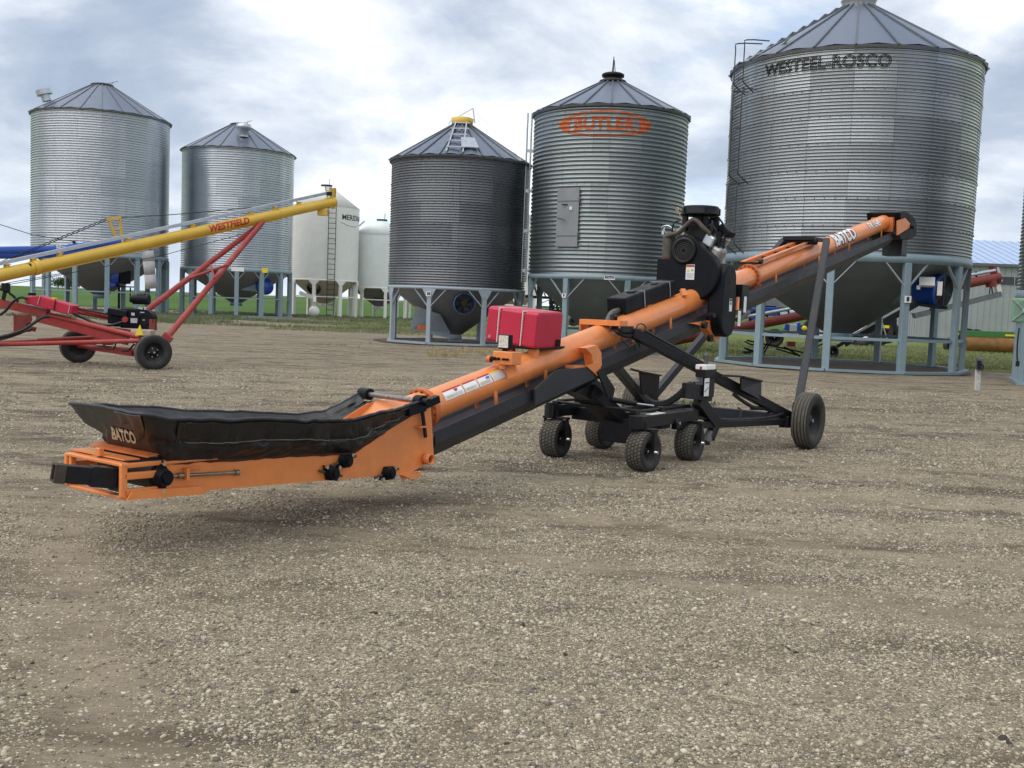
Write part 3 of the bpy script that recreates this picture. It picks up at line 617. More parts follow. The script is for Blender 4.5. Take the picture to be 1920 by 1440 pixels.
def small_number(parent, txt, R, a, z, h=.26):
    q = MB(); q.prism([ringpt(R, a - .55 * h / R, z - h / 2), ringpt(R, a + .55 * h / R, z - h / 2), ringpt(R, a + .55 * h / R, z + h / 2), ringpt(R, a - .55 * h / R, z + h / 2)], ringpt(.006, a, 0)); pl = q.build('number_plate', M_dec, parent)
    text_obj('number', txt, lambda x, y, zz: ringpt(R + .010, a + x / R, z + y), M_deck, pl, size=h * .85, bold=.012)
small_number(bD, '10', 2.732 + .09, rad(-22), 1.93, .17)
# logo bin
bB, dB = grain_bin('weathered grey corrugated grain bin with an orange oval logo and a side door', (3.46, 41.14), 2.963, 2.83, 9.03, 10.6, .4, 8, 17, T_but, 0.1545, .027, GB, leg_w=.20, cone_m=M_cone, band_h=.16, nrib=19, cap='tall', bolts=2.4, over=.10, ph=1.12, outlet=.3, brace_z=.75)
zc_ = 8.30; e_ = MB(); RB = 2.963
def on_but(x, z, lift=.008): return ringpt(RB + corr(z, 2.83, .1545, .027) + lift, -.09 + x / RB, z)
nn = 240
for i in range(nn):
    for j in range(6):
        def ep(k, q_):
            t = 2 * PI * k / nn; f_ = q_ / 6; sx_, sz_ = 1.80 - f_ * .26, .475 - f_ * .075; return on_but(sx_ * math.cos(t), zc_ + sz_ * math.sin(t))
        if i % 24 != 0: e_.quad(ep(i, j), ep(i + 1, j), ep(i + 1, j + 1), ep(i, j + 1))
for sgn in (-1, 1):
    for i in range(16):
        for j in range(12):
            def cp_(k, q_):
                x = 1.30 + .40 * k / 16; hz_ = .40 * math.sqrt(max(0, 1 - (x / 1.72) ** 2)); return on_but(sgn * x, zc_ + hz_ * (q_ / 6 - 1), .007)
            e_.quad(cp_(i, j), cp_(i + 1, j), cp_(i + 1, j + 1), cp_(i, j + 1))
e_.build('logo_oval', M_stripe, bB)
text_on_wall('BUTLER', RB, 2.83, .1545, .027, -.09, zc_ - .02, M_stripe, bB, height=.66, bold=.022, space=1.0, lift=.009)
q = MB(); Rd = RB + .04; da = -.50; dw = .46
q.prism([ringpt(Rd, da - dw / RB, 3.85), ringpt(Rd, da + dw / RB, 3.85), ringpt(Rd, da + dw / RB, 6.0), ringpt(Rd, da - dw / RB, 6.0)], ringpt(.05, da, 0))
dr = q.build('door', M_conel, bB, bevel=.01); Rd += .056
q = MB()
for z in (4.25, 5.52): q.prism([ringpt(Rd, da - dw * .97 / RB, z - .012), ringpt(Rd, da + dw * .97 / RB, z - .012), ringpt(Rd, da + dw * .97 / RB, z + .012), ringpt(Rd, da - dw * .97 / RB, z + .012)], ringpt(.01, da, 0))
for z in (4.3, 5.55): q.box(ringpt(Rd, da + dw / RB, z), (.06, .06, .12))
q.build('door_seam', M_rib, dr)
q = MB(); q.box(ringpt(Rd, da + .05, 5.25), (.1, .02, .12)); q.build('door_label', M_dec, dr); q = MB(); q.box(ringpt(Rd, da - .03, 5.38), (.26, .02, .05)); q.build('door_print', M_deck, dr)
q = MB(); q.pipe([ringpt(Rd, da - .14, 4.9), ringpt(Rd + .03, da - .05, 4.85), ringpt(Rd + .02, da - .02, 4.78)], .012, n=5); q.build('door_wire', M_black, dr)
q = MB()
for sgn in (0, 1): q.tube(ringpt(RB + .12 + .16 * sgn, -1.50, 2.55), ringpt(RB + .12 + .16 * sgn, -1.50, 9.1), .035, n=8)
for z in np.arange(3.0, 9.2, 1.55): q.beam(ringpt(RB, -1.50, z), ringpt(RB + .30, -1.50, z), .05, .12)
q.build('ladder', M_galv, bB)
q = MB(); q.prism([ringpt(RB + .06, .13 - .13, 2.68), ringpt(RB + .06, .13 + .0, 2.68), ringpt(RB + .06, .13, 2.81), ringpt(RB + .06, .0, 2.81)], ringpt(.01, .1, 0)); sp_ = q.build('maker_plate', M_dec, bB)
text_obj('lettering', 'ROTH', lambda x, y, z: ringpt(RB + .075, .065 + x / RB, 2.765 + y), M_deck, sp_, size=.12, bold=.006)
small_number(bB, '9', RB + .12, rad(-28), 2.05, .15)
# big patchwork bin
bX, dX = grain_bin('largest grain bin, patchwork galvanised panels and black stencilled maker name, on blue grey legs', (10.85, 34.88), 3.92, 3.57, 9.63, 12.05, 1.1, 11, -4.6, T_wes, 0.0985, .018, GB, leg_w=.215, cone_m=M_cone, band_h=.26, nrib=21, cap='collar', bolts=2.46, over=.10, ph=.80, outlet=.42, brace_z=1.02)
RX = 3.92
text_on_wall('WESTEEL-ROSCO', RX, 3.57, .0985, .018, -.26, 9.12, M_deck, bX, height=.52, outlet=0) if False else \
text_on_wall('WESTEEL-ROSCO', RX, 3.57, .0985, .018, -.235, 9.13, M_deck, bX, height=.50, outline=.0125, space=1.0, lift=.011)
q = MB(); a_ = -.93
for (z0, z1) in ((5.9, 8.65), (8.75, 10.1), (3.7, 5.75)):
    for sgn in (-1, 1):
        aa = a_ + sgn * .24 / RX; top = [ringpt(RX + .42, aa, z1 - .12), ringpt(RX + .34, aa, z1)]
        pts = [ringpt(RX + .02, aa, z0 - .15), ringpt(RX + .40, aa, z0 + .12), ringpt(RX + .42, aa, z0 + .3), ringpt(RX + .42, aa, z1 - .15)] + ([ringpt(RX + .34, aa, z1), ringpt(RX + .02, aa, z1 + .05)] if z1 < 9 else [ringpt(RX + .36, aa, z1 + .06), ringpt(RX - .5, aa, z1 + .14)])
        q.pipe(pts, .02, n=6, sub=3)
    for z in np.arange(z0 + .25, min(z1, 9.4), .33): q.tube(ringpt(RX + .42, a_ - .24 / RX, z), ringpt(RX + .42, a_ + .24 / RX, z), .014, n=5)
q.build('ladder', mat('dark ladder steel', (0.05, 0.053, 0.057), 0.5, metal=.4), bX)
q = MB()
for f_ in np.linspace(.05, .92, 10):
    r_ = dX['Ro'] + (dX['rc'] - dX['Ro']) * f_; z_ = dX['zr'] + (dX['zc'] - dX['zr']) * f_ + .10; z_ -= .03; q.beam(ringpt(r_, -1.25 - .28 / r_, z_), ringpt(r_, -1.25 + .28 / r_, z_), .10, .05)
q.build('roof_ladder', M_rib, bX)
q = MB(); q.pipe([ringpt(RX - .1, -.92, dX['zr'] + .18), ringpt(RX - .35, -.80, dX['zr'] + .24), ringpt(RX - .6, -.72, dX['zr'] + .45), ringpt(RX - .75, -.68, dX['zr'] + .68)], .03, n=6); q.build('roof_handrail', M_rib, bX)
small_number(bX, '8', RX + .12, rad(28.1), 2.25, .2)
rotX = Matrix.Rotation(math.atan2(-10.85, 34.88), 3, 'Z').inverted()
def inX(v): return rotX @ (Vector(v) - Vector((10.85, 34.88, 0)))
fa, fbk = inX(P(1768, 546, 32.0)), inX(P(1725, 540, 32.6)); ax_ = (fa - fbk)
f1 = fan_axial(bX, fbk, ax_, .50, .80, M_blue, closed=True, guard=M_rib)
q = MB(); q.tube(inX(P(1648, 560, 33.9)), fbk + ax_ * .04, .34, .47, n=28); q.build('fan_duct', M_cone, bX)
q = MB(); x_, y_, d_ = basis(ax_); cbx = inX(P(1738, 529, 31.75)); q.box(cbx, (.44, .16, .27), R=Matrix.Rotation(-.35, 3, 'X')); q.box(inX(P(1762, 541, 31.6)), (.14, .05, .42)); q.box(inX(P(1722, 539, 31.8)), (.10, .05, .12)); q.build('control_box', M_dec, f1)
q = MB(); q.box(fbk + d_ * .42 + Vector((0, 0, -.50)), (.62, .09, .72), R=Matrix((x_, y_, d_)).transposed()); q.build('fan_cradle', M_black, f1)
# bin at the right edge of the frame
ce = G(1910, 726); bE, dE = grain_bin('corrugated grain bin cut off by the right edge, with a square green fan', (ce.x + 3.34, ce.y + 1.1), 2.75, 2.55, 8.2, 9.9, .9, 8, -58, T_wes, .0985, .018, GB, leg_w=.24, band_h=.25, nrib=20, cap='collar', brace_z=None, over=.10, outlet=.35)
rotE = Matrix.Rotation(math.atan2(-(ce.x + 3.34), ce.y + 1.1), 3, 'Z').inverted()
def inE(v): return rotE @ (Vector(v) - Vector((ce.x + 3.34, ce.y + 1.1, 0)))
fe = inE(P(1922, 582, 26.6)); q = MB(); q.box(fe, (.62, .10, .62)); fq = q.build('aeration_fan', M_fang, bE, bevel=.04)
q = MB(); q.tube(fe - Vector((0, .11, 0)), fe - Vector((0, .06, 0)), .06, n=12); q.beam(fe + Vector((-.28, -.08, .28)), fe + Vector((.28, -.08, -.28)), .04, .02); q.beam(fe + Vector((-.28, -.08, -.28)), fe + Vector((.28, -.08, .28)), .04, .02)
for k in range(5): q.lathe([(.07 + k * .045 - .006, 0), (.07 + k * .045 + .006, 0), (.07 + k * .045, .012)], fe - Vector((0, .055, 0)), (0, -1, 0), 24, close=True)
q.build('fan_guard', M_lgrey, fq)
q = MB(); pa = inE(P(1912, 640, 26.8)); q.pipe([inE(P(1911, 615, 26.7)), inE(P(1908, 640, 26.7)), inE(P(1907, 665, 26.7)), inE(P(1908, 678, 26.7))], .02, n=6); q.box(inE(P(1908, 682, 26.7)), (.09, .07, .14)); q.build('power_cord', M_black, bE)
# ---------------------------------------------------------------- the orange tube conveyor (local frame: x along the tube towards the head, y to the far side)
CV = thing('conveyor', 'long orange tube conveyor with black canvas hopper, engine and undercarriage on the gravel', 'grain conveyor', tuple(AM), (0, 0, PI / 2 - AZ))
ANG = math.atan(0.2116); CA, SA = math.cos(ANG), math.sin(ANG); TR = 0.135
def axz(s): return 0.769 + (s + 5.796) * 0.2116
def T(s, t=0.0, w=0.0): return Vector((s - w * SA, -t, axz(s) + w * CA))      # t towards the near side, w square to the tube
AX = Vector((CA, 0, SA))
# tube in two lengths with bolted flanges
def tubeseg(s0, s1, name='conveyor_tube'):
    b = MB(); b.tube(T(s0), T(s1), TR, n=48); return b.build(name, M_orange, CV)
tubeseg(-6.02, -2.98); tubeseg(-2.98, 0.66); tube_up = tubeseg(0.66, 6.55)
def flange(s, r=.178, th=.022, nb=16):
    b = MB(); b.tube(T(s), T(s) + AX * th, r, n=40); b.tube(T(s) + AX * (th + .003), T(s) + AX * (2 * th + .003), r, n=40)
    x, y, d = basis(AX)
    for k in range(nb):
        a = 2 * PI * (k + .5) / nb; p = T(s) + (x * math.cos(a) + y * math.sin(a)) * (r - .022)
        b.tube(p - d * .016, p + d * (2 * th + .02), .011, n=6, m=1)
    return b.build('tube_flange', [M_orange_d, M_rust], CV)
flange(-5.97); flange(0.66)
b = MB(); b.lathe([(TR, 0), (TR + .012, .01), (TR + .012, .05), (TR, .06)], T(-2.99), AX, 40); b.build('tube_seam', M_orange, CV)
# dark folded truss pan below the tube, with an added liner, sky light put into its grey
sec = [(.20, -.155), (.20, -.262), (.10, -.392), (-.10, -.392), (-.20, -.262), (-.20, -.155)]
b = MB(); ss = [-6.06, -3.2, 0.0, 3.4, 6.45]
vs = [T(s, t, w) for s in ss for t, w in sec]; n = len(sec)
b.add(vs, [(i * n + k, i * n + k + 1, (i + 1) * n + k + 1, (i + 1) * n + k) for i in range(len(ss) - 1) for k in range(n - 1)])
b.build('truss_pan', M_slate, CV, solid=.008)
sec2 = [(.185, -.20), (.16, -.30), (-.16, -.30), (-.188, -.262), (-.188, -.135)]
b = MB(); vs = [T(s, t, w) for s in ss for t, w in sec2]; n = len(sec2)
b.add(vs, [(i * n + k, i * n + k + 1, (i + 1) * n + k + 1, (i + 1) * n + k) for i in range(len(ss) - 1) for k in range(n - 1)])
b.build('sky_lit_liner', mat('sky-lit liner grey', (0.17, 0.18, 0.20), 0.4, var=.1), CV)  # added liner: lighter grey paints the sky's sheen inside the pan
for s in (-5.1, -4.3, -2.62, -1.75, -.62, .2, 1.35, 3.0, 4.35, 6.02):
    b = MB(); b.box(T(s, .115, -.15), (.045, .012, .19), R=Matrix.Rotation(-ANG, 3, 'Y')); b.build('tube_hanger', M_orange, CV); b = MB(); b.box(T(s, -.115, -.15), (.045, .012, .19), R=Matrix.Rotation(-ANG, 3, 'Y')); b.build('tube_hanger', M_orange, CV)
# hopper box
zt_ = [(-8.70, .578), (-7.03, .494), (-6.69, .626), (-6.30, .775), (-6.16, .785), (-6.10, .345), (-6.40, .26), (-6.46, .205), (-6.52, .265), (-8.42, .368), (-8.70, .395)]
for t0, nm in ((.27, 'hopper_side'), (-.31, 'hopper_side')):
    b = MB(); b.prism([L3(s, t0, z) for s, z in zt_], L3(0, -.008 if t0 > 0 else .008, 0)); b.build(nm, M_orange, CV)
b = MB(); b.quad(L3(-8.7, .265, .40), L3(-6.1, .265, .26), L3(-6.1, -.305, .26), L3(-8.7, -.305, .40)); b.build('hopper_floor', M_orange_d, CV)
b = MB(); b.quad(L3(-8.6, .25, .53), L3(-6.5, .25, .47), L3(-6.5, -.35, .47), L3(-8.6, -.35, .53)); b.build('belt', M_rub, CV)
b = MB(); xs_, ys_, ds_ = basis(AX); rp = []
b.quad(L3(-6.62, .262, .52), L3(-6.20, .262, .80), L3(-6.20, -.302, .80), L3(-6.62, -.302, .52)); b.quad(L3(-6.20, .262, .80), L3(-6.12, .262, .80), L3(-6.12, -.302, .80), L3(-6.20, -.302, .80))
b.quad(L3(-6.115, .262, .34), L3(-6.115, .262, .80), L3(-6.115, -.302, .80), L3(-6.115, -.302, .34)); b.build('hopper_back', M_orange, CV)
b = MB(); b.tube(T(-6.12), T(-5.96), .150, n=40); b.build('tube_collar', M_orange, CV)
b = MB(); b.tube(T(-6.36, 0, -.02), T(-6.30, 0, -.02), .12, n=28); b.build('tube_mouth', M_black, CV)
b = MB(); b.tube(L3(-6.22, .272, .365), L3(-6.22, .276, .365), .036, n=18, m=1); b.lathe([(.036, 0), (.046, .0), (.046, .075), (.036, .075)], L3(-6.22, .27, .365), (0, -1, 0), 20, close=True); b.build('drain_stub', [M_orange, M_redb], CV)  # dark red disc paints the shade inside the open stub
b = MB(); b.prism([L3(-6.52, .27, .262), L3(-6.40, .27, .215), L3(-6.28, .27, .225), L3(-6.30, .27, .262)], L3(0, .03, 0)); b.build('foot_lug', M_orange, CV)
# bearings on the near side
def bearing(s, z, rot=0.0, t=.27, r=.055):
    b = MB(); d_ = [L3(s + r * 1.75 * math.cos(a + rot) * (1 if i % 2 == 0 else .62), t + .004, z + r * 1.75 * math.sin(a + rot) * (1 if i % 2 == 0 else .62)) for i, a in enumerate(np.linspace(0, 2 * PI, 4, endpoint=False))]
    b.prism(d_, L3(0, .022, 0)); b.tube(L3(s, t + .02, z), L3(s, t + .07, z), r, r * .8, n=20); b.tube(L3(s, t + .07, z), L3(s, t + .085, z), r * .5, n=14)
    for k in (0, PI):
        p = L3(s + r * 1.4 * math.cos(rot + k), t + .026, z + r * 1.4 * math.sin(rot + k)); b.tube(p, p + L3(0, .02, 0), .014, n=6, m=1)
    return b.build('bearing', [M_blackp, M_chrome], CV)
b = MB(); tp_ = [(-8.69, .583), (-7.03, .499), (-6.70, .628)]
for (s0_, z0_), (s1_, z1_) in zip(tp_, tp_[1:]):
    for k in range(40):
        a_, c_ = k / 40, (k + 1) / 40; j_ = lambda q: .006 + .030 * float(fbm(np.array([(s0_ + (s1_ - s0_) * q) * 9]), np.array([.3]), 4, 77)[0]) ** 1.5
        b.quad(L3(s0_ + (s1_ - s0_) * a_, .2735, z0_ + (z1_ - z0_) * a_), L3(s0_ + (s1_ - s0_) * c_, .2735, z0_ + (z1_ - z0_) * c_), L3(s0_ + (s1_ - s0_) * c_, .2735, z0_ + (z1_ - z0_) * c_ - j_(c_)), L3(s0_ + (s1_ - s0_) * a_, .2735, z0_ + (z1_ - z0_) * a_ - j_(a_)))
b.build('rust_edge', mat('dark rust', (.06, .022, .012), .85, var=.5, scale=18), CV)
bearing(-8.735, .495, PI / 2, r=.062); bearing(-7.155, .441, .55); bearing(-7.29, .362, 2.4); bearing(-6.68, .296, .5)
for (s, z, a) in ((-7.155, .441, .55), (-7.29, .362, 2.4), (-6.68, .296, .5)):
    b = MB(); dx, dz = math.cos(a), math.sin(a); b.tube(L3(s - dx * .16, .285, z - dz * .16 * .3), L3(s + dx * .15, .285, z + dz * .15 * .3), .010, n=8); b.build('adjuster_bolt', M_rust, CV)
# take-up frame at the tail: slotted channel frame, cross members, skid, hitch
for t0 in (.262, -.302):
    b = MB(); o = L3(0, .03 if t0 > 0 else -.03, 0); w_ = .045
    for z0, z1, s1 in ((.575, .605, -8.25), (.505, .550, -8.66), (.405, .450, -8.66)): b.prism([L3(-9.0, t0, z0), L3(s1, t0, z0 - .012), L3(s1, t0, z1 - .012), L3(-9.0, t0, z1)], o)
    b.prism([L3(-9.02, t0, .40), L3(-8.975, t0, .385), L3(-8.975, t0, .60), L3(-9.02, t0, .605)], o)
    b.build('tail_frame', M_orange, CV, bevel=.008)
b = MB(); b.prism([L3(-8.99, .30, .388), L3(-8.44, .30, .355), L3(-8.40, .30, .372), L3(-8.46, .30, .405), L3(-8.95, .30, .440)], L3(0, .012, 0)); b.quad(L3(-8.98, .31, .390), L3(-8.44, .31, .356), L3(-8.44, .22, .356), L3(-8.98, .22, .39)); b.build('skid', M_orange, CV, solid=.006)
b = MB(); b.beam(L3(-8.99, .29, .597), L3(-8.99, -.31, .597), .055, .022); b.beam(L3(-8.97, .29, .392), L3(-8.97, -.31, .392), .06, .022); b.beam(L3(-8.99, -.28, .42), L3(-8.99, -.28, .59), .03, .04); b.build('tail_crossbar', M_orange, CV, bevel=.006)
b = MB(); b.prism([L3(-8.97, .24, .616), L3(-8.86, .24, .612), L3(-8.86, -.34, .612), L3(-8.97, -.34, .616)], (0, 0, .008)); b.build('tail_cover', M_orange, CV)
b = MB(); b.prism([L3(-8.82, .26, .622), L3(-8.72, .28, .640), L3(-8.72, -.40, .640), L3(-8.82, -.38, .622)], (0, 0, .008)); b.build('canvas_clamp', M_orange_d, CV)
b = MB(); b.box(L3(-8.98, .0, .645), (.035, .05, .05)); b.build('lifting_lug', M_orange, CV, bevel=.006)
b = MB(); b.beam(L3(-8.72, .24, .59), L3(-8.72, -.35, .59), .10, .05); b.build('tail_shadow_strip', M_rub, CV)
b = MB(); b.tube(L3(-8.72, .25, .495), L3(-8.72, -.35, .495), .085, n=24); b.build('tail_roller', M_rub, CV)
b = MB(); b.tube(L3(-8.66, .292, .495), L3(-8.16, .292, .463), .011, n=10); b.tube(L3(-8.17, .292, .463), L3(-8.14, .292, .461), .022, n=6); b.tube(L3(-8.62, .292, .492), L3(-8.58, .292, .49), .02, n=6); b.build('take_up_screw', mat('brass steel', (0.30, 0.26, 0.19), .4, metal=.8), CV)
b = MB(); b.prism([L3(-8.57, .268, .46), L3(-8.55, .268, .46), L3(-8.55, .268, .535), L3(-8.57, .268, .535)], L3(0, .05, 0)); b.prism([L3(-8.57, .268, .527), L3(-8.44, .268, .522), L3(-8.44, .268, .530), L3(-8.57, .268, .535)], L3(0, .03, 0)); b.build('screw_bracket', M_orange, CV)
b = MB(); hb = L3(-8.98, .17, .505); hf = As(99, 886, -9.32); hf2 = hf + (hb - hf) * .18
b.beam(hf2, hb, .085, .105, m=0); b.lathe([(.0, 0)] * 2, hf, n=4) if False else None
b.beam(hb + (hf - hb) * .42, hb, .10, .125); b.box(hb + Vector((.01, 0, 0)), (.03, .15, .17), 1)
d_ = (hf2 - hf)
for (dy, dz, w_, h_) in ((.044, 0, .014, .112), (-.044, 0, .014, .112), (0, .05, .1, .012), (0, -.05, .1, .012)):
    x_, y_, q_ = basis(d_); b.beam(hf + x_ * dy + y_ * dz, hf2 + x_ * dy + y_ * dz, w_, h_, 1)
b.build('hitch_receiver', [M_black, mat('rusty black steel', (0.05, .035, .028), .7, var=.4, scale=20)], CV, bevel=.004)
# canvas hopper: loft between the base line and the rim, with folds
def lerp_loop(pts, m):
    pts = [Vector(p) for p in pts]; d = [0]
    for a, c in zip(pts, pts[1:]): d.append(d[-1] + (c - a).length)
    out = []
    for k in range(m):
        q = d[-1] * k / (m - 1); i = max(j for j in range(len(d) - 1) if d[j] <= q + 1e-9); f_ = (q - d[i]) / max(1e-9, d[i + 1] - d[i]); out.append(pts[i].lerp(pts[i + 1], f_))
    return out
base_pts = [L3(-6.24, .275, .79), L3(-6.69, .28, .628), L3(-7.03, .285, .498), L3(-7.9, .285, .540), L3(-8.70, .285, .592), L3(-8.74, .20, .640), L3(-8.74, -.30, .640), L3(-8.70, -.325, .592), L3(-7.9, -.325, .54), L3(-7.03, -.325, .50), L3(-6.69, -.315, .63), L3(-6.24, -.315, .79)]
rim_pts = [A(785, 755, .34), A(722, 772, .42), A(662, 790, .47), A(560, 788, .52), A(316, 783, .53), A(268, 779, .50), A(190, 764, -.10), A(131, 757, -.62), A(330, 767, -.66), A(560, 777, -.60), A(612, 770, -.55), A(672, 738, -.44)]
CN, CM = 220, 22
# matching corners: loft segment by segment
def seg_loop(pts, counts):
    out = []
    for i, c_ in enumerate(counts):
        for k in range(c_): out.append(Vector(pts[i]).lerp(Vector(pts[i + 1]), k / c_))
    out.append(Vector(pts[-1])); return out
cnts = [16, 16, 30, 32, 8, 26, 8, 32, 30, 16, 16]
BL, RL = seg_loop(base_pts, cnts), seg_loop(rim_pts, cnts)
cen = Vector((-7.6, .05, .7)); CANV = []
for i in range(len(BL)):
    row = []
    for j in range(CM + 1):
        f_ = j / CM; p = BL[i].lerp(RL[i], f_)
        out = (RL[i] - BL[i]); nrm = Vector((p.x - cen.x, (p.y - cen.y) * 4, 0)).normalized()
        u_ = i * .11; wr = float(fbm(np.array([u_ * 1.3]), np.array([f_ * 2.2 + 3]), 3, 21)[0]) - .5
        wr2 = float(fbm(np.array([u_ * 4.2 + f_ * 3]), np.array([f_ * 5.0]), 3, 27)[0]) - .5
        fold = -.022 * math.exp(-((f_ - .52 - .05 * math.sin(u_ * 2)) / .07) ** 2) + .012 * math.exp(-((f_ - .66) / .07) ** 2)
        belly = -.03 * math.sin(PI * f_)
        amp_ = math.sin(PI * min(1, f_ * 1.05)) ** .7
        cr = sum(w_ * math.exp(-((u_ - c_ - (f_ - .5) * k_) / .13) ** 2) for c_, k_, w_ in ((1.0, 1.6, .9), (2.3, 1.3, -.8), (3.1, -1.1, .8), (4.6, .9, -.9), (5.8, -1.3, .8), (7.3, 1.2, -.8), (8.6, -.8, .9), (9.9, .7, -.8), (11.2, -.9, .8), (15, 1, -1), (17, -1, 1), (19, 1, -1)))
        fm = .12 + .88 * min(1, max(0, (abs(i - 115) - 13) / 6)); row.append(p + nrm * (belly * .6 + fm * (amp_ * (.09 * wr + .06 * wr2 + .022 * cr) + fold)) + Vector((0, 0, f_ ** 3 * .016 * (float(fbm(np.array([u_ * .9]), np.array([1.3]), 3, 33)[0]) - .5) * 2.5)) + Vector((0, 0, -.03 * math.sin(PI * f_))))
    CANV.append(row)
b = MB(); n_ = CM + 1
b.add([p for r in CANV for p in r], [(i * n_ + j, (i + 1) * n_ + j, (i + 1) * n_ + j + 1, i * n_ + j + 1) for i in range(len(BL) - 1) for j in range(CM)], 0, True)
cv_ = b.build('canvas_hopper', M_canvas, CV, solid=.008)
def cpt(i, f_, off=.008):
    i = min(max(i, 0), len(CANV) - 1.001); k = int(i); fj = f_ * CM; j = min(int(fj), CM - 1); a_, c_ = i - k, fj - j
    p = CANV[k][j].lerp(CANV[k + 1][j], a_).lerp(CANV[k][j + 1].lerp(CANV[k + 1][j + 1], a_), c_)
    n2_ = (CANV[k + 1][j] - CANV[k][j]).cross(CANV[k][j + 1] - CANV[k][j]).normalized()
    if n2_.dot(p - Vector((-7.6, .05, .7))) < 0: n2_ = -n2_
    return p + n2_ * off
b = MB(); b.pipe([r[-1] for r in CANV], .011, n=8, sub=1); b.build('canvas_rim', M_hem, cv_)
b = MB()
for i in range(4, 92): b.quad(cpt(i, .60 + .035 * math.sin(i * .13), .010), cpt(i + 1, .60 + .035 * math.sin(i * .13 + .13), .010), cpt(i + 1, .965, .016), cpt(i, .965, .016))
b.build('canvas_flap', M_canvas, cv_, solid=.006)
b = MB(); b.pipe([cpt(i, .60 + .035 * math.sin(i * .13), .014) for i in range(4, 92)], .004, n=5, sub=1); b.build('flap_seam', mat('pale stitch', (.16, .16, .16), .7), cv_)
b = MB()
fl_ = lambda i: .80 - .36 * math.exp(-((i - 105.2) / 2.2) ** 2) + .02 * math.sin(i * 1.7)
for i in range(102, 118):
    for k in range(6):
        q_ = lambda a, c: cpt(a, fl_(a) + (1.0 - fl_(a)) * c / 6, .018 + .012 * math.sin(a * .9) * (1 - c / 6))
        b.quad(q_(i, k), q_(i + 1, k), q_(i + 1, k + 1), q_(i, k + 1))
b.build('canvas_flap', M_canvas, cv_, solid=.006)
text_obj('lettering', 'BATCO', lambda x, y, z: cpt(116.6 - x * 19, .46 + y * 1.9, .012 + z), M_cream, cv_, cuts=[(0, list(np.linspace(-.5, .5, 30))), (1, list(np.linspace(-.12, .12, 8)))], size=.24, bold=.009)
# rod and rollers that tension the canvas
b = MB(); r0, r1 = A(690, 739, -.42), A(786, 752, .30); b.tube(r0, r1, .022, n=14); b.build('tension_rod', mat('scuffed steel rod', (.30, .27, .25), .35, metal=.8, var=.3, scale=30), CV)
b = MB(); x_ = (r1 - r0).normalized(); b.tube(r0 - x_ * .10, r0 + x_ * .03, .05, n=18); b.build('rod_roller', M_blackp, CV); b = MB(); b.tube(r1 - x_ * .03, r1 + x_ * .06, .05, n=18); b.tube(r1 + x_ * .06, r1 + x_ * .13, .03, n=14); b.beam(r1 + L3(-.06, .04, -.05), r1 + L3(.16, .06, .015), .05, .06); b.beam(r1 + L3(-.20, .05, -.06), r1 + L3(0, .05, -.03), .05, .09)
b.build('rod_roller', M_blackp, CV)
b = MB(); b.beam(A(791, 765, .30), A(798, 820, .30), .022, .022); b.build('latch_rod', M_black, CV); b = MB(); b.box(A(789, 800, .30), (.09, .06, .012)); b.build('latch_tab', M_orange, CV)
# warning labels on the tube
def on_tube(s, a, lift=.003):                      # a: angle from straight up towards the near side
    return T(s) + Vector((-SA * math.cos(a), 0, CA * math.cos(a))) * (TR + lift) + Vector((0, -1, 0)) * math.sin(a) * (TR + lift)
def tube_patch(s0, s1, a0, a1, m, lift=.003, name='decal', parent=None):
    b = MB(); k = 8
    for i in range(k):
        p, q = a0 + (a1 - a0) * i / k, a0 + (a1 - a0) * (i + 1) / k
        b.quad(on_tube(s0, p, lift), on_tube(s1, p, lift), on_tube(s1, q, lift), on_tube(s0, q, lift))
    return b.build(name, m, parent or CV)
def tube_tri(s, a, r_, m, parent, lift=.006):
    b = MB(); b.add([on_tube(s - r_, a + r_ * .8 / TR, lift), on_tube(s + r_, a + r_ * .8 / TR, lift), on_tube(s, a - r_ * .9 / TR, lift)], [(0, 1, 2)]); return b.build('warning_triangle', m, parent)
sL = [-5.80, -5.53, -5.33, -5.13, -4.94]; a0_, a1_ = .62, 1.30
for i in range(4):
    d_ = tube_patch(sL[i] + .008, sL[i + 1] - .008, a0_, a1_, M_dec, name='warning_label')
    tube_patch(sL[i] + .012, sL[i + 1] - .012, a0_ + .01, a0_ + .11, (M_decr, M_decr, M_decr, M_decy)[i], .005, 'label_heading', d_)
    if i < 3: tube_tri(sL[i] + .075, a0_ + .28, .045, M_decy, d_)
    if i == 0:
        b = MB(); b.add([on_tube(sL[0] + x, a0_ + y, .006) for x, y in ((.15, .14), (.20, .17), (.19, .30), (.16, .33))], [(0, 1, 2, 3)]); b.build('pictogram', M_decr, d_)
    if i == 2: tube_patch(sL[i] + .125, sL[i] + .175, a0_ + .18, a0_ + .34, M_decb, .006, 'pictogram', d_)
    b = MB()
    for k in range(5):
        aa = a0_ + (.42 if i < 3 else .18) + k * (.055 if i < 3 else .10)
        if aa < a1_ - .04: b.quad(on_tube(sL[i] + .02, aa, .006), on_tube(sL[i + 1] - .03, aa, .006), on_tube(sL[i + 1] - .03, aa + .018, .006), on_tube(sL[i] + .02, aa + .018, .006))
    b.build('label_print', M_decg, d_)
def tube_text(txt, s, a, m, size, lift=.006, bold=.012, shear=.15):
    return text_obj('lettering', txt, lambda x, y, z: on_tube(s + x, a - y / TR, lift), m, CV, cuts=[(1, list(np.linspace(-.15, .15, 12)))], size=size, bold=bold, shear=shear)
tube_text('BATCO', 4.17, 1.02, M_deck, .285, .004, .034); tube_text('BATCO', 4.16, 1.0, M_dec, .285, .007, .014)
tube_patch(4.46, 4.64, .45, 1.5, M_decr, .0035, 'logo_badge')
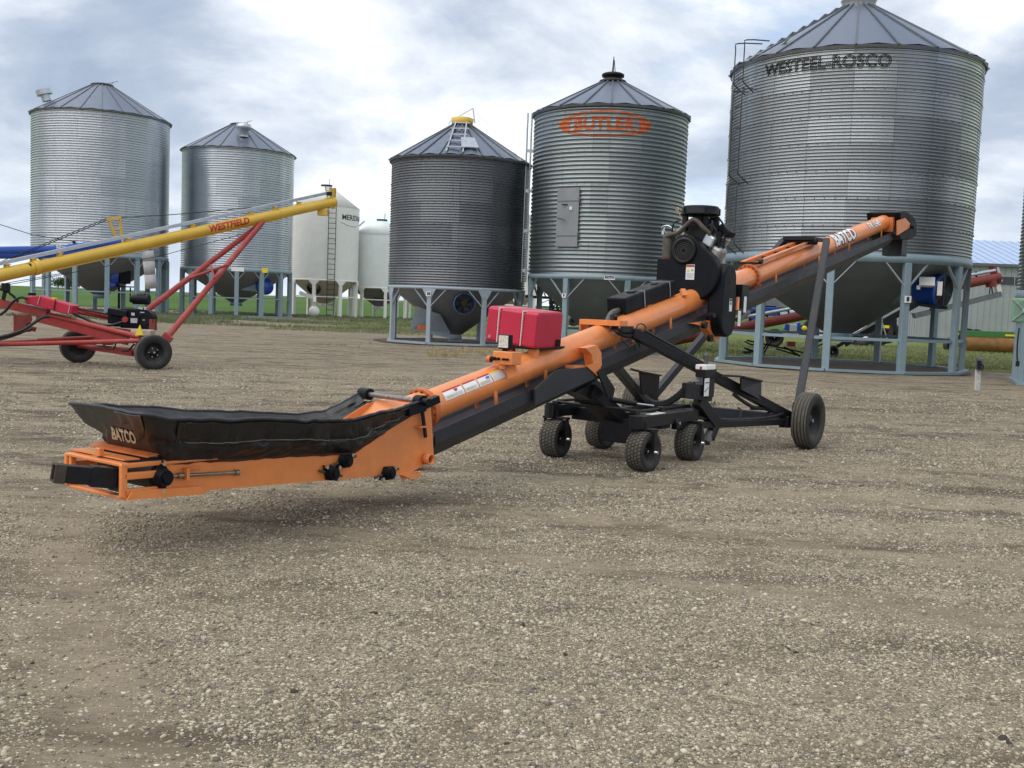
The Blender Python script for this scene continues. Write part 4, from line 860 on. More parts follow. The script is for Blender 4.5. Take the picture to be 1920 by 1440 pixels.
tube_text('FX 1545', 5.64, .98, M_deck, .165, .004, .011); tube_text('FX 1545', 5.635, .97, M_dec, .165, .007, .006)
# control box, work lamp and red fuel tank on top of the tube
def face_box(name, m, c, size, bevel=.01, rz=0.0, parent=CV):
    b = MB(); b.box((0, 0, 0), size); o = b.build(name, m, parent, bevel=bevel, loc=c); o.rotation_euler = (0, 0, rz); return o
cb = As(951, 671, -4.98)
face_box('control_box', M_orange, cb, (.15, .22, .12), .008)
b = MB()
for k, (dy, r_) in enumerate(((.08, .018), (.03, .014), (-.03, .012), (-.07, .012))): b.tube(cb + Vector((-.084, dy, -.01)), cb + Vector((-.11, dy, -.01)), r_, n=12)
b.build('control_knob', M_blackp, CV)
b = MB(); b.tube(cb + Vector((-.05, .11, -.02)), cb + Vector((-.05, .145, -.02)), .024, n=14); b.tube(cb + Vector((-.05, .145, -.02)), cb + Vector((-.05, .185, -.02)), .032, n=16, m=1); b.build('stop_button', [M_blackp, M_orange_d], CV)
b = MB(); b.beam(cb + Vector((.03, 0, -.06)), cb + Vector((.05, -.05, -.17)), .05, .10); b.tube(cb + Vector((-.02, .03, -.06)), cb + Vector((-.02, .03, -.10)), .035, n=16); b.build('box_bracket', M_orange, CV)
lp = As(948, 641, -4.96)
lamp = face_box('work_lamp', M_blackp, lp, (.06, .125, .135), .008)
b = MB(); b.box(lp + Vector((-.033, 0, .003)), (.006, .105, .112)); b.build('lamp_lens', M_lens, lamp).matrix_parent_inverse = Matrix.Translation(-lp)
b = MB(); b.box(lp + Vector((.0, 0, -.085)), (.03, .05, .05)); b.build('lamp_foot', M_blackp, CV)
tk = MB(); t0, t1, s0, s1, z0, z1 = -.42, .175, -4.56, -4.10, 1.268, 1.612
c_ = Vector(((s0 + s1) / 2, -(t0 + t1) / 2, (z0 + z1) / 2)); sz_ = (s1 - s0, t1 - t0, z1 - z0)
# cushion shaped poly tank with two grooves for the straps
prof = []
for k, (yy, ins) in enumerate(((-.5, .02), (-.49, 0), (-.25, 0), (-.235, .012), (-.20, .012), (-.185, 0), (.225, 0), (.24, .012), (.275, .012), (.29, 0), (.49, 0), (.5, .02))): prof.append((yy, ins))
rings = []
for yy, ins in prof:
    hx, hz_ = sz_[0] / 2 - ins, sz_[2] / 2 - ins; ch = .045
    rings.append([Vector((x, yy * sz_[1], z)) for x, z in ((-hx, -hz_ + ch * .4), (-hx + .02, -hz_), (hx - .02, -hz_), (hx, -hz_ + ch * .4), (hx - .01, hz_ - ch * .5), (hx - ch, hz_), (-hx + ch, hz_), (-hx + .01, hz_ - ch * .5))])
tk.add([p for r in rings for p in r], [(i * 8 + k, i * 8 + (k + 1) % 8, (i + 1) * 8 + (k + 1) % 8, (i + 1) * 8 + k) for i in range(len(rings) - 1) for k in range(8)] + [tuple(range(8))[::-1], tuple(range(8 * len(rings) - 8, 8 * len(rings)))])
tank = tk.build('fuel_tank', M_red, CV, bevel=.012, loc=c_); tank.rotation_euler = (rad(4.5), rad(-1.5), 0)
for yy in (-.2175, .2575):
    b = MB(); y_ = yy * sz_[1]; hx, hz_ = sz_[0] / 2 - .006, sz_[2] / 2 - .006
    for p, q in (((-hx, -hz_), (-hx, hz_)), ((-hx, hz_), (hx, hz_)), ((hx, hz_), (hx, -hz_))): b.beam((p[0], y_, p[1]), (q[0], y_, q[1]), .006 if p[0] == q[0] else .02, .02 if p[0] == q[0] else .006, up=(1, 0, 0) if p[0] == q[0] else (0, 0, 1))
    for k in range(13): b.box((-hx - .003, y_, -hz_ + (k + .5) * 2 * hz_ / 13), (.003, .012, .012), 1)
    b.build('tank_strap', [M_dec, M_red], tank)
b = MB(); b.box((.16, -sz_[1] / 2 - .004, -.13), (.07, .02, .07)); b.build('tank_outlet', M_blackp, tank)
b = MB(); b.tube((-sz_[0] / 2 - .008, .24, -.12), (-sz_[0] / 2 + .01, .24, -.12), .016, n=12); b.build('tank_bolt', M_chrome, tank)
b = MB(); b.box(L3(-4.50, -.05, 1.262), (.05, .30, .05)); b.build('tank_rail', M_black, CV)
b = MB(); b.beam(L3(-4.42, .06, 1.10), L3(-4.42, .06, 1.27), .10, .05); b.build('tank_post', M_orange, CV); b = MB(); b.beam(L3(-4.42, -.2, 1.05), L3(-4.42, -.2, 1.27), .05, .05); b.build('tank_post', M_redp, CV)
b = MB(); b.box(L3(-4.2, -.1, 1.24), (.5, .42, .03)); b.build('tank_tray', M_black, CV)
# saddle bracket on the near side of the tube and its gusset
b = MB(); b.prism([A(1083, 652, .16), A(1104, 646, .16), A(1112, 660, .16), A(1113, 685, .16), A(1098, 690, .16), A(1094, 664, .16)], L3(0, .10, 0)); b.prism([A(1097, 686, .25), A(1122, 678, .25), A(1124, 695, .25), A(1118, 705, .25)], L3(0, .02, 0))
b.prism([A(1060, 684, .13), A(1097, 684, .13), A(1097, 690, .13), A(1060, 690, .13)], L3(0, .10, 0)); b.build('saddle_bracket', M_orange, CV)
b = MB(); b.prism([A(1040, 694, .235), A(1105, 688, .235), A(1120, 706, .235), A(1060, 733, .235), A(1000, 760, .235), A(1000, 730, .235)], L3(0, .02, 0)); b.build('truss_gusset', M_slate, CV)
b = MB(); s_ = -3.08; zt2 = axz(s_) + TR / CA
b.box(L3(s_, .02, zt2 + .035), (.16, .50, .012)); b.box(L3(s_ - .08, .02, zt2 + .01), (.012, .50, .05)); b.box(L3(s_, .265, zt2 + .0), (.16, .012, .075)); b.box(L3(s_, -.225, zt2 - .02), (.16, .012, .11)); b.build('pivot_channel', M_orange, CV)
# hydraulic oil tank on the far shoulder of the tube, with hose
hs = MB(); sw = -.10
q0, q1 = T(-2.58, .10, .155), T(-1.40, .10, .155)
ho = MB(); ho.beam(T(-2.60, -.09, .235), T(-1.42, -.09, .235), .24, .185, up=Vector((-SA, 0, CA))); ht = ho.build('oil_tank', M_blackp, CV, bevel=.02)
b = MB()
for s in (-2.18, -1.58): b.beam(T(s, .036, .15), T(s, .036, .33), .012, .006, up=(0, 1, 0)); b.beam(T(s, .036, .331), T(s, -.21, .331), .012, .005)
b.build('tank_strap', M_galv, ht)
b = MB(); b.tube(T(-2.25, -.09, .325), T(-2.25, -.09, .342), .055, n=20); b.tube(T(-1.72, -.09, .325), T(-1.72, -.09, .34), .045, n=20); b.build('filler_cap', M_blackp, ht)
b = MB(); b.box(T(-2.05, -.09, .142), (.7, .2, .02)); b.build('tank_shelf', M_orange, CV); b = MB(); b.beam(T(-1.35, .1, .12), T(-1.3, .05, .19), .06, .04); b.build('shelf_bracket', M_orange, CV)
b = MB(); b.pipe([T(-2.60, -.06, .19), T(-2.76, -.06, .18), T(-2.90, -.05, .06), T(-2.93, -.04, -.02)], .03, n=12); b.build('suction_hose', M_hoseg, CV)
b = MB(); b.pipe([As(1148, 590, -2.9), As(1150, 606, -2.92), A(1156, 620, .20), A(1172, 629, .26), A(1190, 628, .30), A(1198, 622, .30)], .026, n=10); b.pipe([As(1154, 592, -2.9), As(1154, 604, -2.9), A(1160, 615, .22), A(1176, 622, .28), A(1200, 620, .3)], .024, n=10); b.build('hose_bundle', M_hose, CV)
b = MB(); b.pipe([A(1193, 620, .3), A(1195, 610, .3), A(1203, 607, .3), A(1210, 613, .3), A(1209, 625, .3)], .007, n=6); b.pipe([A(1166, 633, .28), A(1168, 640, .28), A(1177, 649, .3), A(1176, 658, .3), A(1181, 646, .3), A(1188, 643, .3), A(1190, 656, .3)], .006, n=6); b.pipe([A(1192, 640, .3), A(1198, 646, .3), A(1200, 651, .3)], .006, n=5); b.build('loose_cable', M_hose, CV)
b = MB(); b.box(A(1176, 617, .30), (.22, .03, .06)); b.build('hose_clamp_plate', M_black, CV)
# engine and belt guards
gs = -1.02
g1c, g1r, g2c, g2r = As(1283, 470, gs), .20, As(1300, 514, gs), .325
def hull_profile(c1, r1, c2, r2, n=24):
    pts = []
    for c__, r__ in ((c1, r1), (c2, r2)):
        for k in range(n * 2): t = PI * k / n; pts.append((c__.y + r__ * math.cos(t), c__.z + r__ * math.sin(t)))
    pts = sorted(set(pts)); 
    def half(p):
        h = []
        for q in p:
            while len(h) > 1 and (h[-1][0] - h[-2][0]) * (q[1] - h[-2][1]) - (h[-1][1] - h[-2][1]) * (q[0] - h[-2][0]) <= 0: h.pop()
            h.append(q)
        return h
    return half(pts)[:-1] + half(pts[::-1])[:-1]
hp = hull_profile(g1c, g1r, g2c, g2r)
b = MB(); b.prism([Vector((gs, y, z)) for y, z in hp], (.16, 0, 0)); gd = b.build('belt_guard', M_blackp, CV, bevel=.02)
b = MB(); b.lathe([(.155, 0), (.165, -.02), (.13, -.03), (.12, -.012)], g1c + Vector((0, -.0, 0)) + Vector((0, .02, -.03)) * 0, (1, 0, 0), 32); b.build('vent_ring', M_black, gd)
b = MB()
for k in range(5): b.lathe([(.02 + .024 * k, -.016), (.026 + .024 * k, -.02), (.032 + .024 * k, -.016)], g1c, (1, 0, 0), 28)
for k in range(24): a = 2 * PI * k / 24; b.beam(g1c + Vector((-.016, .02 * math.cos(a), .02 * math.sin(a))), g1c + Vector((-.016, .128 * math.cos(a), .128 * math.sin(a))), .004, .006)
b.build('vent_grille', M_rub, gd)
lc = As(1294, 510, gs - .003); b = MB(); b.box(lc, (.003, .115, .185)); lb = b.build('warning_label', M_dec, gd)
b = MB(); b.box(lc + Vector((-.003, 0, .075)), (.003, .108, .028)); b.build('label_heading', M_stripe, lb)
b = MB(); b.prism([lc + Vector((-.003, .05, .0)), lc + Vector((-.003, .005, .0)), lc + Vector((-.003, .028, .045))], (-.001, 0, 0)); b.build('warning_triangle', M_decy, lb)
b = MB()
for k in range(6): b.box(lc + Vector((-.003, 0, -.018 - .011 * k)), (.002, .095, .0035))
b.box(lc + Vector((-.003, -.028, .022)), (.002, .035, .025)); b.build('label_print', M_decg, lb)
b = MB(); b.box(Vector((gs + .10, g2c.y + .42, g2c.z + .02)), (.16, .2, .34)); b.build('guard_back_box', M_blackp, CV, bevel=.01)
b = MB(); b.box(Vector((gs + .14, g2c.y + .37, g2c.z - .22)), (.10, .20, .18)); b.tube(Vector((gs + .05, g2c.y + .30, g2c.z - .2)), Vector((gs + .05, g2c.y + .42, g2c.z - .33)), .02, n=8, m=1); b.build('motor_mount', [M_black, M_chrome], CV)
# second guard on the near side (wide face towards +t)
ft = .40; hp2 = hull_profile(Vector((0, -.755, 2.06)), .19, Vector((0, -.752, 1.575)), .225)
b = MB(); b.prism([L3(s_, ft, z_) for s_, z_ in hp2], L3(0, -.20, 0)); g2 = b.build('belt_guard', M_blackp, CV, bevel=.03)
for (u, v, sc) in ((1370, 572, 1.0),):
    p = A(u, v, ft + .002); b = MB(); b.box(p, (.075, .003, .155)); lb = b.build('warning_label', M_dec, g2); b = MB(); b.box(p + L3(0, .003, .06), (.07, .003, .024)); b.box(p + L3(0, .003, .02), (.03, .003, .03)); b.build('label_print', M_deck, lb)
b = MB(); p0 = L3(-1.02, .33, 1.60); b.beam(p0, p0 + L3(-.14, .02, .02), .05, .05); b.beam(p0 + L3(-.16, -.05, .02), p0 + L3(-.16, .08, .02), .07, .03); b.build('guard_latch', M_black, CV)
b = MB(); b.box(L3(-.30, .36, 1.86), (.22, .10, .30)); rc_ = b.build('regulator_box', M_black, CV, bevel=.01)
p = A(1397, 571, .42); b = MB(); b.box(p, (.075, .003, .20)); b.build('warning_label', M_dec, rc_); p = A(1386, 597, .42); b = MB(); b.box(p, (.08, .003, .19)); b.build('warning_label', M_dec, rc_)
b = MB(); b.box(A(1383, 569, .40), (.06, .02, .16)); b.build('regulator_bracket', M_orange, CV); b = MB(); b.tube(A(1383, 600, .36), A(1403, 586, .36), .035, n=12); b.build('gas_strut', M_hoseg, CV)
b = MB(); b.prism([A(1284, 606, .16), A(1322, 600, .16), A(1336, 634, .16), A(1328, 640, .16), A(1309, 612, .16)], L3(0, .10, 0)); b.build('drive_bracket', M_orange, CV)
b = MB()
for u, v in ((1317, 609), (1328, 634)): p = A(u, v, .26); b.tube(p, p + L3(0, .05, 0), .045, n=14)
b.build('bracket_bolt', M_black, CV)
# engine block
ec = Vector((-.62, .02, 2.42))
b = MB(); b.box(ec + Vector((0, 0, -.05)), (.46, .36, .40)); b.box(ec + Vector((.02, 0, -.34)), (.55, .42, .08)); eng = b.build('engine', M_alu, CV, bevel=.03)
for sgn in (-1, 1):                                           # two finned cylinders in a V
    b = MB(); x_ = Vector((0, sgn * .62, .78)).normalized()
    for k in range(9): b.lathe([(.0, 0), (.115, 0), (.115, .012), (.0, .012)], ec + Vector((-.06, sgn * .10, -.02)) + x_ * (.05 + .024 * k), x_, 18)
    b.tube(ec + Vector((-.06, sgn * .10, -.02)), ec + Vector((-.06, sgn * .10, -.02)) + x_ * .30, .08, n=16); b.build('cylinder', M_alu, eng)
    b = MB(); b.box(ec + Vector((-.06, sgn * .10, -.02)) + x_ * .32, (.19, .17, .09), R=x_.to_track_quat('Z', 'X').to_matrix()); b.build('rocker_cover', M_alu if sgn > 0 else M_blackp, eng, bevel=.02)
b = MB(); b.box(ec + Vector((-.12, 0, .20)), (.30, .26, .24)); b.box(ec + Vector((-.05, .05, .32)), (.2, .34, .12)); b.build('carburettor_block', M_black, eng, bevel=.03)
b = MB(); b.box(ec + Vector((-.25, -.17, .10)), (.10, .14, .14), R=Matrix.Rotation(.5, 3, 'X')); b.build('intake_shroud', M_galv, eng, bevel=.02)
b = MB(); b.box(ec + Vector((-.16, -.22, -.10)), (.22, .14, .28), R=Matrix.Rotation(.45, 3, 'X')); b.build('cooling_shroud', M_alu, eng, bevel=.04)
acn = Vector((-.80, .03, 2.83)); 
b = MB(); b.lathe([(.0, 0), (.225, 0), (.245, .012), (.245, .022), (.228, .024), (.232, .095), (.215, .115), (.0, .13)], acn, n=44); ac = b.build('air_cleaner', M_blackp, CV)
b = MB()
for a in (2.6, 3.9, 5.2, .4): b = MB(); b.box(acn + Vector((.236 * math.cos(a), .236 * math.sin(a), .05)), (.02, .02, .08), R=Matrix.Rotation(a, 3, 'Z')); b.build('air_cleaner_clip', M_black, ac)
b = MB(); b.tube(acn - Vector((0, 0, .12)), acn, .09, n=20); b.build('intake_neck', M_black, ac)
b = MB()
for dx, dy, h in ((.1, .12, .1), (-.08, -.12, .14), (.14, -.1, .1), (-.12, .14, .12), (0, .2, .16), (.05, -.2, .2)): b.box(acn + Vector((dx, dy, -h / 2 - .01)), (.05, .06, h))
b.pipe([acn + Vector((.0, -.24, -.02)), acn + Vector((.02, -.31, -.12)), acn + Vector((.03, -.33, -.3)), acn + Vector((0, -.3, -.5))], .012, n=6); b.pipe([acn + Vector((-.1, -.2, -.1)), acn + Vector((-.1, -.28, -.22)), acn + Vector((-.05, -.3, -.45))], .012, n=6)
b.pipe([acn + Vector((-.1, .23, -.06)), acn + Vector((-.12, .30, -.10)), acn + Vector((-.1, .33, -.25))], .01, n=6); b.box(acn + Vector((.05, -.27, -.35)), (.16, .06, .30)); b.box(acn + Vector((.12, .1, -.3)), (.14, .3, .3)); b.build('engine_wiring', M_black, eng)
mc = As(1254, 463, -.86); b = MB(); b.tube(mc + Vector((0, 0, -.13)), mc + Vector((0, 0, .13)), .08, n=24); b.tube(mc + Vector((0, 0, -.165)), mc + Vector((0, 0, -.13)), .074, .08, n=24, m=1); b.tube(mc + Vector((0, 0, .13)), mc + Vector((0, 0, .17)), .08, .05, n=24)
mu = b.build('muffler', [M_rust, mat('rust', (.16, .055, .02), .8, var=.3)], CV)
b = MB(); b.pipe([mc + Vector((-.05, .02, .12)), As(1258, 440, -.95), As(1272, 436, -.98), As(1288, 421, -1.0), As(1299, 412, -1.0), As(1308, 415, -1.0), As(1318, 426, -.98), As(1331, 438, -.92)], .027, n=14); b.build('exhaust_pipe', M_rust, CV)
b = MB(); b.pipe([mc + Vector((.02, .06, .17)), mc + Vector((-.02, .10, .24)), mc + Vector((-.04, 0, .26)), mc + Vector((-.02, -.08, .20))], .012, n=6); b.box(mc + Vector((0, .09, .2)), (.02, .03, .09)); b.build('muffler_bracket', M_chrome, CV)
b = MB(); rg = As(1270, 392, -.9); b.lathe([(.014, -.006), (.022, -.006), (.022, .006), (.014, .006)], rg, (1, 0, 0), 20, close=True); b.pipe([rg + Vector((0, -.015, -.02)), As(1277, 408, -.9), As(1283, 420, -.9)], .006, n=6); b.build('dipstick', mat('brass', (.55, .38, .12), .35, metal=.9), CV)
# head: carrier rails and trolley, then the discharge hood
b = MB()
for t0 in (.075, -.075): b.beam(T(.72, t0, TR + .035), T(3.05, t0, TR + .035), .02, .075, up=Vector((-SA, 0, CA))); b.beam(T(.72, t0 * 1.35, TR + .07), T(3.05, t0 * 1.35, TR + .07), .05, .012, up=Vector((-SA, 0, CA)))
b.build('lift_rail', M_orange, CV); b = MB(); b.beam(T(.8, 0, TR + .02), T(3.0, 0, TR + .02), .12, .015, up=Vector((-SA, 0, CA))); b.build('rail_floor', M_redb, CV)
b = MB()
for s in (1.3, 1.75, 2.2): b.beam(T(s, .06, TR + .04), T(s, -.06, TR + .04), .03, .03); b.build('rail_spacer', M_black, CV); b = MB()
b.beam(T(.73, .1, TR + .05), T(.73, -.16, TR + .05), .03, .03); b.tube(T(.80, .08, TR + .06), T(.80, .16, TR + .06), .035, n=12); b.beam(T(.73, .1, TR + .06), T(.92, .1, TR + .06), .05, .05); b.build('rail_stop', M_black, CV)
b = MB(); b.box(T(2.75, -.02, TR + .09), (.5, .46, .05)); b.tube(T(2.6, .24, TR + .08), T(2.6, -.26, TR + .08), .05, n=14); b.prism([T(2.3, -.15, TR + .02), T(2.7, -.15, TR + .02), T(2.7, -.15, TR + .14)], L3(0, -.02, 0)); b.build('lift_trolley', M_black, CV)
# lift arms, lower arms, axle
hubn, hubf = L3(0, 1.05, .36), L3(0, -1.05, .36)
for t_, h_ in ((.32, L3(.02, 1.04, .42)), (-.34, L3(.02, -1.04, .42))):
    b = MB(); b.beam(h_, L3(2.74, t_, axz(2.74) + .21), .095, .095); b.build('lift_arm', M_slate, CV, bevel=.008)
arm0, arm1 = A(1186, 624, .30), L3(-.12, 1.03, .375)
b = MB(); b.beam(arm0, arm1, .095, .11); an = b.build('lower_arm', M_black, CV, bevel=.008)
b = MB(); b.beam(Vector((arm0.x, -arm0.y, arm0.z)), Vector((arm1.x, -arm1.y, arm1.z)), .095, .11); af = b.build('lower_arm', M_black, CV, bevel=.008)
b = MB(); b.beam(L3(-.02, 1.06, .34), L3(-.02, -1.06, .34), .11, .13); b.build('axle_beam', M_slate, CV, bevel=.008)
b = MB(); b.beam(L3(-.25, 1.0, .33), L3(-2.5, .62, .40), .07, .075); b.box(L3(-.2, 1.0, .33), (.22, .12, .14)); b.build('draw_beam', M_black, CV, bevel=.006); b = MB(); b.beam(L3(-.25, -1.0, .33), L3(-2.5, -.45, .42), .07, .075); b.build('draw_beam', M_black, CV, bevel=.006)
for sgn in (1, -1): b = MB(); b.box(L3(-.02, sgn * 1.06, .40), (.20, .07, .26)); b.prism([L3(-.10, sgn * 1.02, .56), L3(.06, sgn * 1.02, .56), L3(-.02, sgn * 1.02, .46)], L3(0, sgn * .05, 0)); b.build('hub_bracket', M_black, CV, bevel=.006)
b = MB(); b.pipe([L3(-2.3, .66, .50), L3(-1.5, .78, .415), L3(-.7, .92, .40), L3(-.35, 1.0, .45), L3(-.5, .9, .52)], .022, n=8); b.pipe([L3(-2.3, .60, .50), L3(-1.5, .72, .41), L3(-.8, .86, .40), L3(-.5, .9, .48), L3(-.75, .75, .50)], .018, n=8); b.pipe([L3(-1.2, .8, .38), L3(-1.15, .8, .50), L3(-1.0, .7, .52)], .012, n=6); b.build('hose_bundle', M_hose, CV)
b = MB(); d_ = (arm1 - arm0)
b.pipe([arm0 + d_ * .06 + Vector((0, 0, .09)), arm0 + d_ * .3 + Vector((0, 0, .085)), arm0 + d_ * .48 + Vector((0, 0, .08))], .018, n=8); b.pipe([arm0 + d_ * .60 - Vector((0, 0, .09)), arm0 + d_ * .72 - Vector((0, 0, .12)), arm0 + d_ * .80 - Vector((0, 0, .07)), arm0 + d_ * .86 - Vector((0, 0, .05))], .022, n=8); b.build('arm_hose', M_hose, CV)
# reflector flaps on the arms
for sgn, par in ((1, an), (-1, af)):
    b = MB(); e = [L3(-1.20, sgn * .84, .90), L3(-.74, sgn * .84, .83), L3(-.74, sgn * .90, .59), L3(-1.16, sgn * .86, .66)]
    if sgn < 0: e = [A(1200, 697, -.72), A(1237, 704, -.72), A(1233, 760, -.78), A(1204, 738, -.74)]
    else: e = [A(1390, 706, .86), A(1428, 715, .86), A(1427, 750, .90), A(1390, 730, .86)]
    b.prism(e, L3(0, -.02, 0)); b.box((e[0] + e[1]) / 2, (.55, .06, .02), R=Matrix.Rotation(math.atan2(e[0].z - e[1].z, e[1].x - e[0].x), 3, 'Y'))
    q = (A(1352, 704, .86) if sgn > 0 else A(1183, 692, -.70)); b.beam(q, e[0], .025, .025); b.build('reflector_flap', M_black, par)
# valve stand
b = MB(); b.beam(A(1282, 732, .72), A(1332, 738, .74), .06, .17); b.box(A(1330, 715, .76), (.20, .04, .36)); b.box(A(1322, 700, .74), (.24, .12, .08)); vs_ = b.build('valve_stand', M_black, CV, bevel=.006)
p = A(1325, 726, .79); b = MB(); b.box(p, (.115, .003, .20)); lb = b.build('instruction_label', M_dec, vs_); b = MB(); b.box(p + L3(0, .003, .05), (.085, .002, .012)); b.beam(p + L3(-.05, .003, -.05), p + L3(.04, .003, -.005), .003, .008); b.build('label_print', M_deck, lb)
b = MB(); b.box(A(1323, 688, .75), (.23, .14, .055)); vb = b.build('valve_cover', M_dec, vs_, bevel=.008); b = MB(); b.box(A(1314, 690, .823) , (.06, .003, .03)); b.build('cover_print', M_decr, vb)
b = MB(); b.tube(A(1325, 682, .74), A(1324, 668, .74), .02, .035, n=12); b.ball(A(1324, 667, .74), .035); b.build('valve_lever', M_hoseg, vs_)
b = MB(); b.box(A(1314, 720, .70), (.09, .08, .20)); b.tube(A(1310, 715, .72), A(1298, 714, .72), .02, n=10); b.build('valve_block', M_alu, vs_, bevel=.006)
b = MB()
for k in range(3): b.pipe([A(1302, 716 + 4 * k, .70), A(1288, 722 + 4 * k, .66), A(1272, 738 + 4 * k, .50), A(1250, 752 + 3 * k, .30), A(1228, 754 + 2 * k, .10), A(1210, 742 + 2 * k, -.05)], .022, n=8)
b.build('hose_bundle', M_hose, CV)
b = MB(); b.beam(A(1308, 750, .70), A(1342, 796, .74), .11, .14); b.beam(A(1342, 793, .74), A(1330, 822, .74), .10, .09); lk = b.build('tow_link', M_black, CV, bevel=.008)
b = MB(); b.tube(A(1333, 812, .74), A(1324, 830, .74), .045, n=16); b.build('tow_pin', M_hoseg, lk)
# mover: beams, boom, castor wheels
b = MB(); b.beam(L3(-3.40, .64, .505), L3(-2.10, .64, .505), .15, .125); b.tube(L3(-3.38, .64, .44), L3(-3.38, .64, .57), .075, n=16); b.tube(L3(-2.62, .72, .45), L3(-2.62, .74, .45), .05, n=16); nb_ = b.build('mover_beam', M_black, CV, bevel=.006)
b = MB(); b.tube(L3(-2.62, .74, .45), L3(-2.62, .755, .45), .018, n=8); b.build('pivot_bolt', M_chrome, nb_); b = MB(); b.box(L3(-3.0, .66, .571), (.30, .08, .004)); b.build('label_strip', M_dec, nb_)
b = MB(); b.beam(L3(-3.28, -.50, .51), L3(-2.10, -.50, .50), .12, .13); b.tube(L3(-3.24, -.50, .43), L3(-3.24, -.50, .60), .06, n=16); b.build('mover_beam', M_black, CV, bevel=.006)
b = MB(); b.beam(L3(-2.72, .64, .46), L3(-2.72, -.50, .46), .20, .14); b.box(L3(-2.80, .18, .34), (.34, .36, .26)); b.build('mover_crossbeam', M_black, CV, bevel=.006)
b = MB(); b.beam(L3(-3.42, .0, .80), L3(-2.72, .12, .36), .34, .13); b.build('mover_boom', M_black, CV, bevel=.008)
b = MB(); b.prism([A(1080, 735, .1), A(1120, 712, .1), A(1148, 735, .1), A(1130, 760, .1)], L3(0, -.2, 0)); b.build('boom_head', M_slate, CV)
b = MB(); b.prism([A(1118, 697, .27), A(1126, 690, .27), A(1150, 728, .27), A(1147, 744, .27), A(1138, 745, .27)], L3(0, .02, 0)); b.build('boom_strap', M_black, CV)
b = MB(); b.tube(A(1144, 749, .2), A(1192, 757, .35), .03, n=12); b.tube(A(1192, 757, .35), A(1225, 761, .45), .015, n=10, m=1); b.tube(L3(-3.3, .58, .60), L3(-2.15, .60, .60), .016, n=8); b.tube(L3(-3.2, -.45, .62), L3(-2.15, -.46, .61), .016, n=8)
b.tube(L3(-3.3, .55, .61), L3(-3.2, -.45, .61), .016, n=8)
for s, t in ((-3.3, .58), (-2.2, .6), (-2.75, .58), (-3.2, -.45), (-2.75, -.45)): b.box(L3(s, t, .60), (.09, .07, .04))
b.build('steering_linkage', [M_black, M_chrome], CV)
def tyre(parent, c, ax, R, Wd, rimR, tread, name='tyre', hubm=M_black, dish=.35, bolts_=0):
    c, ax = Vector(c), Vector(ax).normalized(); h = Wd / 2
    sh = .10 * R
    prof = [(rimR, -h * .62), (rimR + .012, -h * .80), ((R + rimR) / 2, -h * 1.0), (R - sh * 1.1, -h * .97), (R - sh * .35, -h * .80), (R - sh * .05, -h * .5), (R, 0), (R - sh * .05, h * .5), (R - sh * .35, h * .80), (R - sh * 1.1, h * .97), ((R + rimR) / 2, h), (rimR + .012, h * .80), (rimR, h * .62)]
    if tread == 'rib':
        m_ = []
        for k in range(-4, 5):
            z = k * h * .19
            if k % 2: m_ += [(R - .002, z - h * .14), (R - .018 * R / .35, z - h * .06), (R - .018 * R / .35, z + h * .06), (R - .002, z + h * .14)]
        prof = prof[:5] + m_ + prof[8:]
    b = MB(); b.lathe(prof, c, ax, 64, 0)
    x, y, d = basis(ax)
    if tread == 'rib':
        for (i0) in range(len(b.f)):
            pass
        for i0, f_ in enumerate(b.f):
            cc = sum((Vector(b.v[i]) for i in f_), Vector()) / 4; rr = ((cc - c) - d * (cc - c).dot(d)).length
            if rr > R - .012: b.m[i0] = 1
    if tread == 'turf':
        nr, nc_ = 34, 5
        for i in range(nr):
            for j in range(nc_):
                z = (j - (nc_ - 1) / 2) * Wd * .185; a = 2 * PI * (i + .5 * (j % 2)) / nr; lift = sh * .42 * (abs(z) / h) ** 2.2
                rr = R + .004 - lift; da = 2 * PI / nr * .40; dz = Wd * .080
                vs = []
                for r2, k in ((rr - .014, 1.0), (rr, .86)):
                    for sa, sz in ((-1, -1), (1, -1), (1, 1), (-1, 1)):
                        aa = a + sa * da * k + .10 * (sz * dz / h); z2 = z + sz * dz * k; lz = sh * .42 * (abs(z2) / h) ** 2.2 - lift
                        vs.append(c + (x * math.cos(aa) + y * math.sin(aa)) * (r2 - lz) + d * z2)
                b.add(vs, [(0, 1, 5, 4), (1, 2, 6, 5), (2, 3, 7, 6), (3, 0, 4, 7)], 0); b.add(vs[4:], [(0, 1, 2, 3)], 1)
    o = b.build(name, [M_rub, M_tread], parent)
    r_ = MB(); r_.lathe([(rimR + .006, h * .72), (rimR - .012, h * .66), (rimR - .03, h * .30), (rimR * .62, h * (.30 - dish)), (rimR * .40, h * (.30 - dish)), (rimR * .34, h * (.62 - dish)), (.001, h * (.66 - dish))], c, ax, 40)
    r_.lathe([(rimR + .006, -h * .72), (rimR - .012, -h * .66), (rimR - .03, -h * .3), (.001, -h * .25)], c, ax, 40); r_.build('rim', hubm, o)
    n_ = MB(); n_.tube(c + d * h * (.5 - dish), c + d * h * (.92 - dish), rimR * .15, rimR * .11, n=16)
    for k in range(bolts_): a = 2 * PI * k / bolts_; p = c + (x * math.cos(a) + y * math.sin(a)) * rimR * .48 + d * h * (.30 - dish); n_.tube(p, p + d * .025, .014, n=6)
    n_.build('hub', M_chrome, o)
    return o
tyre(CV, L3(0, 1.20, .350), L3(0, 1, 0), .350, .225, .205, 'rib'); tyre(CV, L3(0, -1.20, .350), L3(0, -1, 0), .350, .225, .205, 'rib')
